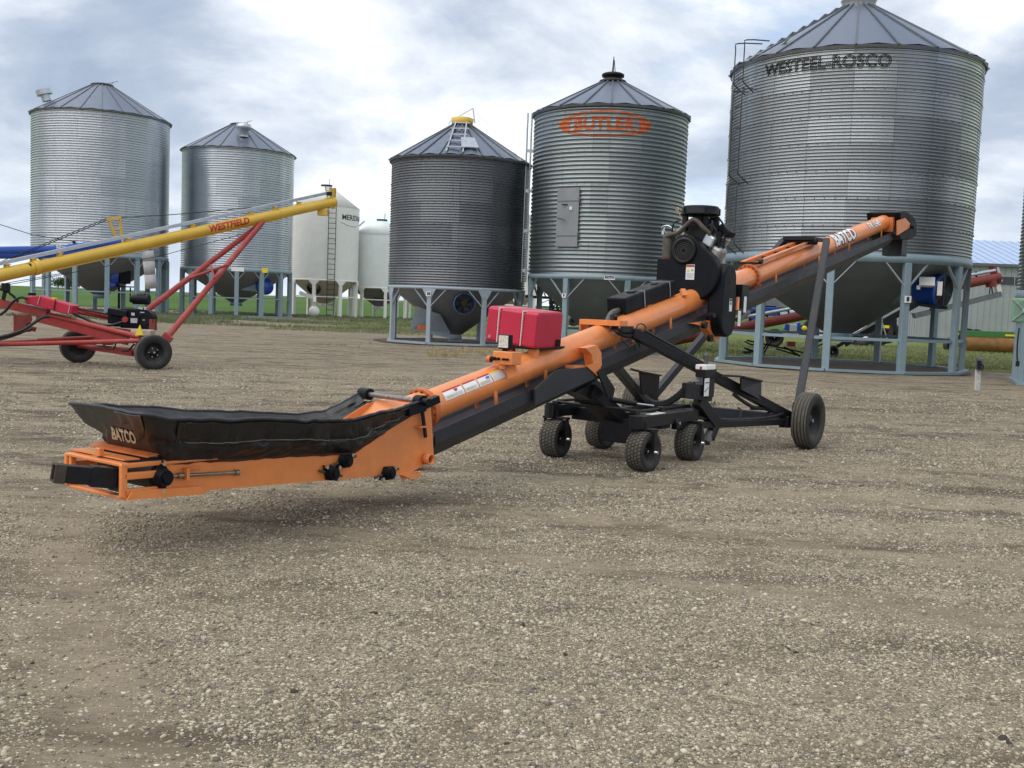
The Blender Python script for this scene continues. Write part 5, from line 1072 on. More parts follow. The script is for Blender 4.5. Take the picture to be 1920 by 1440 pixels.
for (s, t, yw) in ((-3.31, .70, -4), (-3.20, -.45, 5), (-2.22, .68, 3), (-2.15, -.50, -6)):
    a = rad(yw); ax = Vector((math.sin(a), -math.cos(a), 0)); c = L3(s, t, .212)
    tyre(CV, c, ax, .205, .215, .105, 'turf')
    b = MB(); fw = Vector((math.cos(a), math.sin(a), 0))
    for sg in (1, -1): b.beam(c + ax * (.135 * sg), c + ax * (.135 * sg) + Vector((0, 0, .225)), .022, .05, up=fw)
    b.beam(c + ax * .15 + Vector((0, 0, .225)), c - ax * .15 + Vector((0, 0, .225)), .09, .022); b.tube(c + Vector((0, 0, .225)), c + Vector((0, 0, .30)), .035, n=14); b.build('castor_fork', M_black, CV, bevel=.004)
    b = MB(); b.tube(c + ax * .14, c + ax * .175, .022, .016, n=12); b.build('axle_nut', M_chrome, CV)
# discharge head and rubber hood
h0 = 6.55
b = MB(); b.prism([A(1681, 414, .31), A(1696, 409, .31), A(1705, 419, .31), A(1704, 427, .31), A(1681, 441, .31)], L3(0, .015, 0)); b.prism([T(6.42, .19, .10), T(6.66, .19, .09), T(6.66, .19, -.17), T(6.42, .19, -.15)], L3(0, -.38, 0)); b.build('head_box', M_orange, CV)
hood = [(6.72, 3.62), (7.02, 3.66), (7.34, 3.60), (7.56, 3.44), (7.62, 3.20), (7.48, 3.08), (7.12, 3.02), (6.80, 3.12)]
hood = []
for u, v in ((1688, 398), (1694, 395), (1706, 400), (1716, 409), (1719, 419), (1719, 441), (1709, 449), (1690, 450), (1684, 440), (1690, 420)): q = A(u, v, .30); hood.append((q.x, q.z))
b = MB(); b.prism([L3(s, .30, z) for s, z in hood], L3(0, -.60, 0)); b.build('discharge_hood', M_blackp, CV, bevel=.015)
q0 = A(1690, 458, .15); b = MB(); b.box(L3(q0.x + .12, 0, q0.z - .04), (.34, .36, .34)); b.build('hood_skirt', M_canvas, CV, bevel=.01)
b = MB(); p = A(1707, 425, .31); b.tube(p - L3(.0, .02, 0), p + L3(0, .08, 0), .04, n=12); b.beam(p + L3(-.08, .04, 0), p + L3(.06, .04, .02), .04, .05); b.build('head_bearing', M_black, CV)
# ---------------------------------------------------------------- yellow tube auger with red undercarriage, far left
YA = thing('grain_auger', 'yellow tube auger on a red wheeled frame with black engine and red tank', 'grain auger', tuple(G(287, 694)))
yo = YA.location
def yb(b, name, m, parent=None, **k):
    p = parent or YA
    return b.build(name, m, p, shift=tuple(yo), **k)
def YT(u, v): return P(u, v, 22.3 + 6.4 * (u / 640.0))
ya0, ya1 = YT(0, 516.1).lerp(YT(-170, 553.5), 2.6), YT(612, 381.5); yd = (ya1 - ya0).normalized()
def yat(u):                                  # point on the tube axis seen at column u
    best = min(np.linspace(0, 1, 800), key=lambda k: abs(px_u(ya0.lerp(ya1, k)) - u)); return ya0.lerp(ya1, best)
def px_u(p):
    q = RC @ (np.array(p) - np.array([0, 0, EYE])); return 960 + F * q[0] / q[2]
yj, yk = yat(66), yat(523)
b = MB(); b.tube(ya0, yj, .138, n=28); yb(b, 'auger_tube', M_yel); b = MB(); b.tube(yj, ya1, .128, n=28); yb(b, 'auger_tube', M_yel)
b = MB(); b.tube(yj - yd * .05, yj + yd * .05, .165, n=28); b.tube(yj + yd * .05, yj + yd * .09, .15, n=28); yb(b, 'tube_flange', M_yel); b = MB(); b.tube(yk - yd * .03, yk + yd * .03, .14, n=28); yb(b, 'tube_flange', M_yel)
b = MB(); q = yj + yd * .1 - Vector((0, 0, .135)); b.beam(q, yk - Vector((0, 0, .125)), .07, .05); yb(b, 'tube_truss', M_yel)
dn = Vector((0, 0, 1))
b = MB(); b.beam(ya0 + dn * .225, ya1 + dn * .275 + yd * .15, .085, .075); yb(b, 'drive_shield', M_galv)
for u in (-60, 12, 62, 112, 240, 362, 470, 515, 560):
    p = yat(u); b = MB(); b.box(p + dn * .155, (.10, .06, .10)); b.box(p + dn * .195, (.13, .1, .02)); yb(b, 'shaft_bracket', M_yel)
b = MB(); b.tube(ya1, ya1 + yd * .28, .14, n=24); b.prism([ya1 + yd * .20 + Vector((0, -.13, -.17)), ya1 + yd * .28 + Vector((0, -.13, -.17)), ya1 + yd * .33 + Vector((0, -.13, .36)), ya1 + yd * .12 + Vector((0, -.13, .36))], (0, .26, 0)); hd_ = yb(b, 'auger_head', M_yel)
b = MB(); b.box(ya1 + yd * -.12 + Vector((0, 0, -.22)), (.26, .22, .17)); yb(b, 'discharge_spout', M_yel)
b = MB(); b.box(ya1 + yd * .14 + Vector((0, -.16, .22)), (.14, .03, .10)); yb(b, 'shaft_hole', M_black, hd_)
b = MB(); p = yat(60); b.box(p + Vector((0, -.142, .01)), (.10, .02, .17)); yb(b, 'tube_label', M_deck)
zax = Vector((0, 0, 1)); ysd = yd.cross(zax).normalized(); yup = ysd.cross(yd).normalized()
if ysd.y > 0: ysd = -ysd
def on_y(c, x, y, l): 
    a = .35 - y / .128; return c + yd * x + (ysd * math.cos(a - .35 + .0) + yup * math.sin(-a + .35)) * (.128 + l)
cw = yat(424)
t_ = text_obj('lettering', 'WESTFIELD', lambda x, y, z: cw + yd * x + ysd * math.cos((y + .01) / .128) * .132 + yup * math.sin((y + .01) / .128) * .132 - yo, M_decr, YA, cuts=[(1, list(np.linspace(-.1, .1, 10)))], size=.23, bold=.010, shear=.2, space=1.05)
# bridge tower and cables
b = MB(); p1, p2 = YT(219, 452), YT(234, 465)
for (u0, v0, u1, v1) in ((219, 448, 203, 411), (232, 466, 224, 407), (219, 448, 224, 407)): 
    if (u0, u1) != (219, 224): b.beam(YT(u0, v0), YT(u1, v1), .045, .045)
b.beam(YT(199, 412), YT(226, 408), .07, .06); b.beam(YT(214, 440), YT(230, 440), .025, .025); b.beam(YT(210, 428), YT(227, 428), .025, .025); yb(b, 'bridge_tower', M_yel)
def cable(name, pts, r=.008, par=None, m=M_hose): b = MB(); b.pipe(pts, r, n=5, sub=1); return yb(b, name, m, par)
cable('bridge_cable', [YT(-150, 575), YT(0, 491), YT(199, 410)], .010); cable('bridge_cable', [YT(-150, 581), YT(0, 494), YT(205, 411)], .010); cable('bridge_cable', [YT(226, 408), YT(330, 402), YT(520, 385)], .010)
cable('lift_cable', [YT(-120, 554), YT(0, 533), YT(130, 510)], .008); cable('lift_cable', [YT(-120, 558), YT(10, 535), YT(300, 480), YT(495, 428)], .008)
# lift arms
aw0, aw1, at_ = P(312, 634, 21.9), P(283, 572, 23.1), yat(493) - Vector((0, 0, .13))
b = MB(); b.tube(aw0, at_ + Vector((.02, -.12, 0)), .066, n=16); b.box(aw0 + Vector((-.03, 0, -.05)), (.2, .12, .3), R=Matrix.Rotation(.7, 3, 'Y')); yb(b, 'lift_arm', M_redp)
b = MB(); b.tube(P(262, 592, 23.3), at_ + Vector((-.05, .12, 0)), .066, n=16); yb(b, 'lift_arm', M_redp)
b = MB(); b.tube(P(354, 522, 23.6), P(425, 497, 24.2), .032, n=10); b.tube(P(395, 497, 24.2), P(402, 522, 23.6), .026, n=10); yb(b, 'arm_brace', M_redp)
# wheels
wn, wf = P(287, 660.5, 21.75), P(146, 648.5, 22.95); wax = Vector((.55, -.83, 0))
tyre(YA, wn - yo, wax, .375, .24, .20, 'rib', dish=.10, bolts_=5); tyre(YA, wf - yo, -wax, .375, .24, .20, 'rib', dish=.10)
b = MB(); b.tube(wf, wn, .055, n=14); b.beam(P(170, 652, 22.8), P(250, 664, 22), .10, .09); yb(b, 'axle', M_redp)
# main frame: two converging arms from the axle to the lower tube, draw bars
b = MB(); b.tube(P(262, 632, 21.7), P(88, 590, 22.0), .062, n=16); b.beam(P(90, 588, 22.0), P(-400, 476, 22.6), .16, .18); b.beam(P(240, 640, 21.8), P(70, 596, 22.0), .1, .16); yb(b, 'frame_arm', M_redp)
b = MB(); b.tube(P(214, 597, 23.2), P(135, 583, 23.0), .05, n=12); b.tube(P(260, 604, 23.2), P(120, 575, 23.0), .05, n=12); yb(b, 'frame_arm', M_redp)
b = MB(); b.tube(P(262, 639, 21.6), P(-420, 656.8, 20.95), .048, n=14); yb(b, 'draw_bar', M_redp); b = MB(); b.tube(P(186, 632, 22.6), P(70, 638, 22.2), .042, n=12); b.tube(P(70, 639, 22.2), P(-420, 654, 21.3), .03, n=12); yb(b, 'draw_bar', M_redp)
b = MB(); b.beam(P(182, 636, 22.6), P(205, 640, 22.3), .2, .16); b.beam(P(205, 618, 22.2), P(275, 628, 22.2), .26, .10); yb(b, 'engine_deck', M_redp)
b = MB(); b.box(P(268, 624, 21.9), (.42, .3, .14)); yb(b, 'battery_box', mat('pale faded paint', (.45, .36, .30), .6, var=.25), bevel=.02)
b = MB(); b.box(P(42, 606, 21.9), (.28, .24, .36)); b.tube(P(52, 598, 21.8), P(52, 598, 22.1), .09, n=16); yb(b, 'winch_box', M_redb, bevel=.02)
b = MB(); tp = [(48, 561), (68, 553), (137, 577), (134, 590), (47, 568)]; b.prism([P(u, v, 21.75) for u, v in ((45, 567), (49, 556), (72, 554), (137, 573), (134, 589), (118, 588))], (.0, .34, .0)); ft_ = yb(b, 'fuel_tank', M_red, bevel=.02)
for u0, v0, u1, v1 in ((75, 554.5, 70.5, 571), (104, 563, 100.5, 582), (131, 571.5, 128, 588)): b = MB(); b.beam(P(u0, v0, 21.73), P(u1, v1, 21.73), .02, .012); yb(b, 'tank_strap', M_decg if u0 != 104 else M_black, ft_)
b = MB(); b.tube(P(102, 561, 21.9), P(102, 558, 21.9), .06, n=14); yb(b, 'tank_cap', M_decy, ft_); b = MB(); b.tube(P(60, 554, 22.1), P(60, 549, 22.1), .08, n=14); yb(b, 'tank_filler', M_black, ft_)
b = MB(); yb(b, 'hydraulic_hose', M_hose); b = MB(); b.pipe([P(50, 560, 21.7), P(38, 558, 21.7), P(22, 568, 21.7), P(8, 585, 21.7), P(-20, 600, 21.7)], .028, n=8); yb(b, 'hydraulic_hose', M_hose); b = MB(); b.pipe([P(92, 594, 21.6), P(78, 596, 21.5), P(60, 608, 21.4), P(40, 620, 21.3), P(0, 632, 21.2), P(-60, 640, 21)], .032, n=8); yb(b, 'hydraulic_hose', M_hose); b = MB(); b.pipe([P(60, 616, 21.3), P(30, 628, 21.3), P(0, 637, 21.2), P(-60, 650, 21)], .022, n=8); yb(b, 'hydraulic_hose', M_hose); b = MB(); b.pipe([P(190, 640, 21.8), P(200, 652, 21.8), P(212, 655, 21.8), P(217, 644, 21.8)], .018, n=7); yb(b, 'hydraulic_hose', M_hose); b = MB(); b.pipe([P(228, 657, 21.8), P(240, 657, 21.8), P(252, 645, 21.8)], .022, n=7); yb(b, 'hydraulic_hose', M_hose)
b = MB(); b.box(P(11, 538, 22.0), (.13, .13, .16)); b.beam(P(10, 545, 22), P(6, 562, 22), .06, .06); b.beam(P(0, 542, 22), P(18, 548, 22), .05, .05); b.pipe([P(18, 550, 22), P(26, 556, 22), P(34, 566, 22)], .03, n=6); yb(b, 'jack_pump', M_black)
b = MB(); b.tube(P(62, 613, 21.6), P(60, 620, 21.6), .07, n=12); yb(b, 'valve', M_redb)
b = MB(); b.prism([P(253, 629, 21.5), P(268, 628, 21.5), P(262, 609, 21.5)], (0, .03, 0)); yb(b, 'warning_triangle', M_decy)
b = MB(); b.pipe([P(137, 577, 22), P(180, 585, 22.2), P(215, 592, 22.4)], .02, n=6); b.pipe([P(137, 588, 21.9), P(160, 598, 22), P(180, 606, 22), P(205, 610, 22), P(232, 603, 22)], .03, n=6); yb(b, 'cable_loom', M_hose)
# its engine
en = MB(); e0 = P(258, 597, 22.3)
en.box(e0 + Vector((-.08, 0, 0)), (.46, .40, .42)); en.box(e0 + Vector((-.35, .02, -.06)), (.3, .36, .26)); eg = yb(en, 'engine', M_blackp, bevel=.03)
b = MB(); fc = P(269, 600, 22.05); b.tube(fc, fc + Vector((.02, .2, 0)), .22, n=32); b.lathe([(.08, -.02), (.12, -.03), (.16, -.02)], fc, (-.1, 1, 0), 24); yb(b, 'flywheel_shroud', M_blackp, eg, bevel=.01); b = MB(); b.tube(fc - Vector((0, .006, 0)), fc + Vector((0, .02, 0)), .10, n=24); yb(b, 'shroud_hole', M_black, eg)
b = MB(); b.box(fc + Vector((.01, -.012, .0)), (.045, .01, .02)); b.box(fc + Vector((-.02, -.02, .16)), (.09, .01, .02)); yb(b, 'engine_badge', M_decg, eg)
b = MB(); q0, q1 = P(250, 561, 22.2), P(280, 562, 22.2); b.tube(q0, q1, .105, n=20); b.tube(q0 + Vector((-.06, 0, 0)), q0, .07, n=16); b.tube(P(258, 556, 22.2), P(272, 556, 22.2), .07, n=12); yb(b, 'air_cleaner', M_blackp, eg)
b = MB(); b.beam(P(260, 577, 22.1), P(268, 579, 22.1), .06, .04); b.beam(P(271, 578, 22.1), P(275, 578, 22.1), .05, .06); b.box(P(250, 589, 21.95), (.07, .04, .06)); b.box(P(252, 601, 21.9), (.14, .06, .10)); yb(b, 'engine_metal', M_chrome, eg)
b = MB(); b.box(P(225, 586, 22.2), (.42, .34, .14), R=Matrix.Rotation(.12, 3, 'Y')); b.box(P(222, 598, 22.3), (.36, .3, .2)); yb(b, 'engine_cover', M_blackp, eg, bevel=.02)
b = MB(); b.box(P(287, 609, 22.1), (.12, .14, .24)); yb(b, 'oil_cooler', M_redb, eg); b = MB(); b.tube(P(234, 599, 21.9), P(236, 599, 22.0), .06, n=14); yb(b, 'oil_filter', M_redp, eg)

# ---------------------------------------------------------------- blue auger behind it
BA = thing('grain_auger', 'blue tube auger with white lettering and a hanging grey fabric spout', 'grain auger', tuple(P(0, 600, 33)))
bo = BA.location
def BP(u, v): return P(u, v, 33 + u * .012)
b = MB(); b.tube(BP(-150, 474), BP(112, 468.5), .145, n=28); b.tube(BP(-150, 480), BP(100, 477), .12, n=24); b.build('auger_tube', M_blue, BA, shift=tuple(bo)); 
b = MB(); b.tube(BP(108, 469), BP(232, 453), .145, n=28); b.tube(BP(100, 477), BP(232, 460), .11, n=24); b.build('auger_tube', M_blue, BA, shift=tuple(bo))
b = MB(); b.tube(BP(232, 455), BP(276, 462), .13, n=20); b.tube(BP(276, 462), BP(277, 472), .16, n=20); b.build('auger_head', M_blue, BA, shift=tuple(bo))
bc = BP(135, 465.5); bd = (BP(112, 467) - BP(-150, 473)).normalized()
text_obj('lettering', 'Brandt', lambda x, y, z: bc + bd * (x) + Vector((0, -1, 0)) * .16 + Vector((0, 0, y)) - bo, M_dec, BA, size=.34, bold=.012)
b = MB(); b.box(BP(90, 467.5) - Vector((0, .17, 0)), (.10, .02, .13)); b.build('logo_badge', M_decr, BA, shift=tuple(bo))
b = MB(); cs_ = [BP(277, 470), BP(279, 490), BP(281, 515), BP(284, 541)]
for k, (p, q) in enumerate(zip(cs_, cs_[1:])): b.tube(p, q, .185 + .012 * (k % 2), .175 + .02 * ((k + 1) % 2), n=20, cap=False)
b.build('fabric_spout', M_sock, BA, shift=tuple(bo), solid=.01)
b = MB(); b.tube(BP(282, 474), BP(284, 495), .012, n=5); b.build('spout_strap', M_black, BA, shift=tuple(bo))
b = MB(); b.pipe([BP(-140, 425), BP(0, 421), BP(60, 440), BP(140, 453)], .012, n=5, sub=1); b.beam(BP(138, 452), BP(142, 462), .08, .08); b.build('bridge_cable', M_hose, BA, shift=tuple(bo))
b = MB(); b.beam(BP(-60, 480), BP(-40, 600), .12, .12); b.beam(BP(-130, 480), BP(-40, 600), .12, .12); b.build('support_leg', M_blue, BA, shift=tuple(bo))
tyre(BA, BP(-40, 590) - bo, Vector((.5, -.8, 0)), .36, .24, .20, 'rib')

# ---------------------------------------------------------------- red auger behind the largest bin
RA = thing('grain_auger', 'dark red tube auger standing behind the largest bin, its head sticking out at right', 'grain auger', tuple(G(1520, 671)))
ro = RA.location
def RP(u, v): return P(u, v, 41.5 + (u - 1250) * .0045)
rb = lambda b, n, m, par=None, **k: b.build(n, m, par or RA, shift=tuple(ro), **k)
b = MB(); b.tube(RP(1235, 644), RP(1868, 521), .200, n=28); rb(b, 'auger_tube', M_redb)
b = MB(); b.tube(RP(1380, 598), RP(1866, 507), .07, n=12); rb(b, 'drive_shaft', M_galv)
for u, v in ((1405, 597), (1460, 587), (1478, 583), (1500, 579), (1830, 515)): b = MB(); b.beam(RP(u, v - 6), RP(u + 1, v + 6), .08, .06); rb(b, 'shaft_bracket', M_black)
b = MB(); b.prism([RP(1862, 498), RP(1872, 499), RP(1881, 529), RP(1873, 533)], (0, .5, 0)); b.tube(RP(1866, 521.5), RP(1873, 520.5), .21, n=24); hd2 = rb(b, 'auger_head', M_redb); b = MB(); b.prism([RP(1868, 501), RP(1873, 501.5), RP(1880, 527), RP(1875, 529)], (0, -.02, 0)); rb(b, 'head_plate', M_galv, hd2)
b = MB(); b.tube(RP(1858, 524), RP(1859, 538), .22, n=20); rb(b, 'discharge_spout', M_redb)
b = MB(); b.prism([RP(1714, 587), RP(1877, 546), RP(1880, 556), RP(1718, 597)], (0, .35, 0)); rb(b, 'transfer_trough', mat('grey trough steel', (.17, .175, .18), .5, metal=.3, var=.2)); b = MB(); b.prism([RP(1866, 534), RP(1876, 533), RP(1879, 548), RP(1872, 550)], (0, .3, 0)); rb(b, 'trough_liner', M_white)
for u0, v0, u1, v1 in ((1857, 536, 1855, 551), (1859, 536, 1861, 550), (1745, 548, 1744, 583)): b = MB(); b.tube(RP(u0, v0), RP(u1, v1), .025, n=6); rb(b, 'trough_strap', M_black)
for u, v in ((1521, 658), (1560, 660)):
    tyre(RA, P(u, v, 40.6 + (u - 1521) * .03) - ro, Vector((.35, -.93, 0)), .30 if u < 1530 else .28, .2, .17, 'rib')
b = MB()
for (u0, v0, u1, v1) in ((1400, 638, 1510, 662), (1470, 650, 1500, 668), (1400, 655, 1432, 668), (1425, 665, 1440, 640), (1432, 662, 1446, 638), (1395, 652, 1440, 668), (1455, 654, 1500, 667), (1530, 650, 1600, 620)): b.beam(P(u0, v0, 40.6), P(u1, v1, 40.6), .06, .06)
b.pipe([P(1396, 640, 40.6), P(1410, 646, 40.6), P(1424, 641, 40.6)], .03, n=6); b.box(P(1400, 664, 40.7), (.3, .3, .25)); b.box(P(1418, 667, 40.7), (.7, .3, .14)); rb(b, 'frame', M_black)
b = MB(); b.box(P(1483, 645, 40.7), (.3, .2, .2)); rb(b, 'fuel_box', M_redb); b = MB(); b.box(P(1262, 652, 41), (.16, .1, .6)); rb(b, 'hitch_stand', M_redb)
# ---------------------------------------------------------------- blue machine, black conveyor and tractor further back
BM = thing('tractor', 'blue farm machine half hidden behind the red auger and the largest bin', 'tractor', tuple(G(1440, 640))); mo = BM.location; mb = lambda b, n, m, **k: b.build(n, m, BM, shift=tuple(mo), **k)
b = MB(); b.box(P(1408, 583, 49), (1.6, .8, .28)); b.box(P(1440, 584, 49), (.8, .9, .4)); b.beam(P(1400, 580, 48.6), P(1418, 603, 48.6), .18, .2); b.beam(P(1438, 582, 48.6), P(1422, 603, 48.6), .18, .2); b.box(P(1428, 602, 49), (1.2, .6, .2)); b.beam(P(1470, 612, 48.8), P(1508, 622, 48.8), .3, .3); b.beam(P(1480, 618, 48.8), P(1500, 608, 48.8), .3, .25); mb(b, 'body', M_blue, bevel=.03)
b = MB(); b.box(P(1420, 575, 49), (1.6, .7, .12)); b.beam(P(1424, 566, 49), P(1424, 598, 49), .1, .1); b.box(P(1510, 620, 48.9), (.5, .5, .5)); b.box(P(1470, 570, 49.2), (.4, .4, .7)); b.pipe([P(1400, 590, 48.5), P(1415, 583, 48.5), P(1430, 586, 48.5), P(1440, 594, 48.5)], .05, n=6); mb(b, 'machinery', M_black)
b = MB(); b.box(P(1487, 619, 48.5), (.30, .3, .55)); mb(b, 'tank', M_decg, bevel=.04); b = MB(); b.ball(P(1508, 616, 48.5), .13); mb(b, 'filter', M_decy)
b = MB(); b.box(P(1440, 563, 49.4), (1.9, 1, .7)); mb(b, 'hopper', M_conel, bevel=.05)
tyre(BM, P(1530, 618, 50) - mo, Vector((-.2, -1, 0)), .62, .4, .40, 'rib', hubm=M_white); tyre(BM, P(1452, 633, 51) - mo, Vector((-.2, -1, 0)), .45, .35, .28, 'rib')
KC = thing('belt_conveyor', 'black conveyor on thin rails rising behind the largest bin towards the shed', 'conveyor', tuple(G(1600, 640))); ko = KC.location
b = MB()
for dv in (0, 7): b.beam(P(1585, 640 + dv, 46), P(1725, 562 + dv, 47), .10, .14)
for k in np.linspace(.05, .95, 12): b.beam(P(1585, 640, 46).lerp(P(1725, 562, 47), k), P(1585, 647, 46).lerp(P(1725, 569, 47), k), .06, .06)
b.build('rail', M_black, KC, shift=tuple(ko)); b = MB(); b.prism([P(1593, 634, 45.9), P(1650, 602, 45.9), P(1652, 607, 45.9), P(1600, 637, 45.9)], (0, .5, 0)); b.box(P(1601, 631, 45.8), (.10, .05, .22)); b.build('belt_cover', M_blackp, KC, shift=tuple(ko))
b = MB(); b.beam(P(1560, 655, 46), P(1592, 636, 46), .12, .15); b.build('tail_beam', M_black, KC, shift=tuple(ko)); b = MB(); b.beam(P(1652, 598, 46), P(1663, 636, 46), .05, .05); b.build('prop_leg', M_wood, KC, shift=tuple(ko))
TR_ = thing('tractor', 'dark tractor with big rear tyres parked behind the black conveyor', 'tractor', tuple(G(1640, 640))); to_ = TR_.location
tyre(TR_, P(1615, 622, 60) - to_, Vector((-.45, -.9, 0)), .85, .5, .48, 'turf', hubm=M_white); tyre(TR_, P(1646, 622, 61.5) - to_, Vector((-.45, -.9, 0)), .85, .5, .45, 'turf'); tyre(TR_, P(1663, 622, 62) - to_, Vector((-.45, -.9, 0)), .7, .4, .4, 'rib')
b = MB(); b.box(P(1645, 609, 62), (1.6, 2, .8)); b.box(P(1662, 606, 62), (.5, 1, .5)); b.build('body', M_black, TR_, shift=tuple(to_), bevel=.05); b = MB(); b.box(P(1658, 612.5, 60.5), (.55, .1, .16)); b.build('lamp_bar', M_decy, TR_, shift=tuple(to_))
# folded cultivator behind the logo bin
CU = thing('cultivator', 'black folded cultivator with hanging shanks seen under the logo bin', 'cultivator', tuple(G(1050, 605))); co_ = CU.location
b = MB(); cb_ = lambda u, v: P(u, v, 56)
b.beam(cb_(985, 556), cb_(1062, 560), .14, .14); b.beam(cb_(985, 582), cb_(1064, 584), .5, .14); b.beam(cb_(1016, 568), cb_(1035, 560), .04, .04); b.beam(cb_(1010, 575), cb_(1090, 578), .06, .06); b.build('frame', M_black, CU, shift=tuple(co_))
for u, w_, v0, v1 in ((1023, 3, 532, 556), (1017, 2, 535, 552), (1034, 8, 550, 583), (1046, 6, 556, 584), (1060, 5, 562, 584), (1028, 2, 537, 556), (1040, 3, 552, 580), (1054, 3, 556, 583), (1032, 4, 565, 584)):
    b = MB(); k = u * 7.7; pts = [cb_(u + 2 * math.sin(k + i * 1.7), v0 + (v1 - v0) * i / 5) for i in range(6)]; b.pipe(pts, w_ * .011, n=6); b.box(cb_(u, (v0 + v1) / 2), (w_ * .035, .1, .22)); b.build('shank', M_black, CU, shift=tuple(co_))
BT = thing('tractor', 'small blue machine with a black tyre seen between the legs of the logo bin', 'tractor', tuple(G(1090, 612))); bt = BT.location
b = MB(); b.box(P(1078, 592, 54), (.5, .6, .28)); b.box(P(1091, 595, 54), (.35, .6, .16)); b.build('body', M_blue, BT, shift=tuple(bt), bevel=.03); b = MB(); b.box(P(1094, 601, 54), (.4, .5, .25)); b.box(P(1082, 584, 54.2), (.5, .4, .2)); b.build('machinery', M_black, BT, shift=tuple(bt))
tyre(BT, P(1075, 602, 53.8) - bt, Vector((.3, -.95, 0)), .26, .2, .13, 'rib'); tyre(BT, P(1094, 606, 53.8) - bt, Vector((.3, -.95, 0)), .14, .14, .07, 'rib', hubm=M_white)
# ---------------------------------------------------------------- shed
SH = thing('metal_shed', 'long pale steel shed with a bluish ribbed roof behind the roller', 'shed', tuple(G(1718, 641))); so_ = SH.location
ys = 84.0; x0 = P(1719, 640, ys).x; x1 = x0 + 46; ze, zr_ = P(1822, 493, ys).z, P(1850, 451, ys + 9).z
b = MB(); b.box(((x0 + x1) / 2, ys + 9, ze / 2), (x1 - x0, 18, ze))
for k in range(int((x1 - x0) / .5)):
    x = x0 + .25 + k * .5; b.box((x, ys - .02, ze / 2), (.07, .05, ze))
for k in range(36): b.box((x0 - .02, ys + .25 + k * .5, ze / 2), (.05, .07, ze))
b.build('wall', M_shedw, SH, shift=tuple(so_))
b = MB(); b.prism([(x0 - .4, ys - .5, ze - .05), (x0 - .4, ys + 9, zr_), (x0 - .4, ys + 18.5, ze - .05), (x0 - .4, ys + 18.3, ze - .17), (x0 - .4, ys + 9, zr_ - .15), (x0 - .4, ys - .3, ze - .17)], (x1 - x0 + .8, 0, 0))
dsl = Vector((0, 9.5, zr_ - ze + .05))
for k in range(int((x1 - x0) / .75)): x = x0 - .2 + k * .75; b.beam(Vector((x, ys - .5, ze)), Vector((x, ys + 9, zr_ + .05)), .06, .03)
b.build('roof', M_shedr, SH, shift=tuple(so_)); b = MB(); b.box(((x0 + x1) / 2, ys - .54, ze - .12), (x1 - x0 + .8, .1, .22)); b.build('eave_gutter', M_rib, SH, shift=tuple(so_))
b = MB(); p0, p1 = P(1873, 520, ys - .06), P(1960, 522, ys - .06); b.box((p0 + p1) / 2 + Vector((0, 0, -.28)), ((p1 - p0).x, .08, .62)); w_ = b.build('window', M_glass, SH, shift=tuple(so_))
b = MB()
for k in range(4): b.box(p0.lerp(p1, k / 3) + Vector((0, -.06, -.28)), (.06, .06, .66))
b.build('window_frame', M_shedw, w_, shift=tuple(so_))
b = MB(); b.tube((x0 - 2, ys, 3), (x0 - 2.01, ys, 3.0), .01, n=4) if False else None
# land roller
LR = thing('land_roller', 'yellow brown land roller drum with a green frame on the grass before the shed', 'land roller', tuple(G(1850, 663))); lo_ = LR.location
r0, r1 = P(1806, 646, 57), P(1990, 652, 57); b = MB(); b.tube(r0, r1, .49, n=40); b.lathe([(.50, 0), (.505, .03), (.50, .06)], r0.lerp(r1, .37), r1 - r0, 40); b.build('roller_drum', M_drum, LR, shift=tuple(lo_))
b = MB(); b.beam(P(1798, 625, 57), P(1990, 630, 57), .4, .34); b.beam(P(1798, 625, 57), P(1797, 650, 57), .2, .3); b.build('roller_frame', M_green, LR, shift=tuple(lo_), bevel=.03); b = MB(); b.box(P(1897, 629, 56.78), (.7, .02, .1)); b.box(P(1796, 626, 56.7), (.12, .05, .12)); b.build('frame_decal', M_decy, LR, shift=tuple(lo_))
b = MB(); b.pipe([P(1793, 618, 57), P(1800, 622, 57), P(1812, 617, 57), P(1822, 620, 57), P(1832, 619, 57), P(1845, 623, 57)], .06, n=6); b.box(P(1816, 618.5, 57), (.35, .1, .12)); b.box(P(1795, 634, 57), (.15, .2, .5)); b.build('roller_hoses', M_black, LR, shift=tuple(lo_))
tyre(LR, P(1782, 647, 58) - lo_, Vector((.3, -.95, 0)), .42, .3, .25, 'rib')
# power post
PP = thing('power_post', 'short weathered white post with a black outlet box and cord near the right edge', 'power post', tuple(G(1832, 731))); po = PP.location
b = MB(); b.beam(G(1832, 732), P(1834, 693, 25.2), .10, .11); b.build('post', M_wood, PP, shift=tuple(po), bevel=.01)
b = MB(); b.box(P(1837.5, 683, 25.1), (.15, .13, .30)); bx = b.build('outlet_box', M_rib, PP, shift=tuple(po), bevel=.01); b = MB(); b.box(P(1836, 684, 25.02), (.10, .03, .2)); b.build('outlet_cover', M_black, bx, shift=tuple(po))
b = MB(); b.pipe([P(1841, 682, 25), P(1844, 687, 25), P(1843, 692, 25), P(1839, 692, 25), P(1837, 687, 25)], .016, n=6); b.build('power_cord', M_hose, PP, shift=tuple(po))

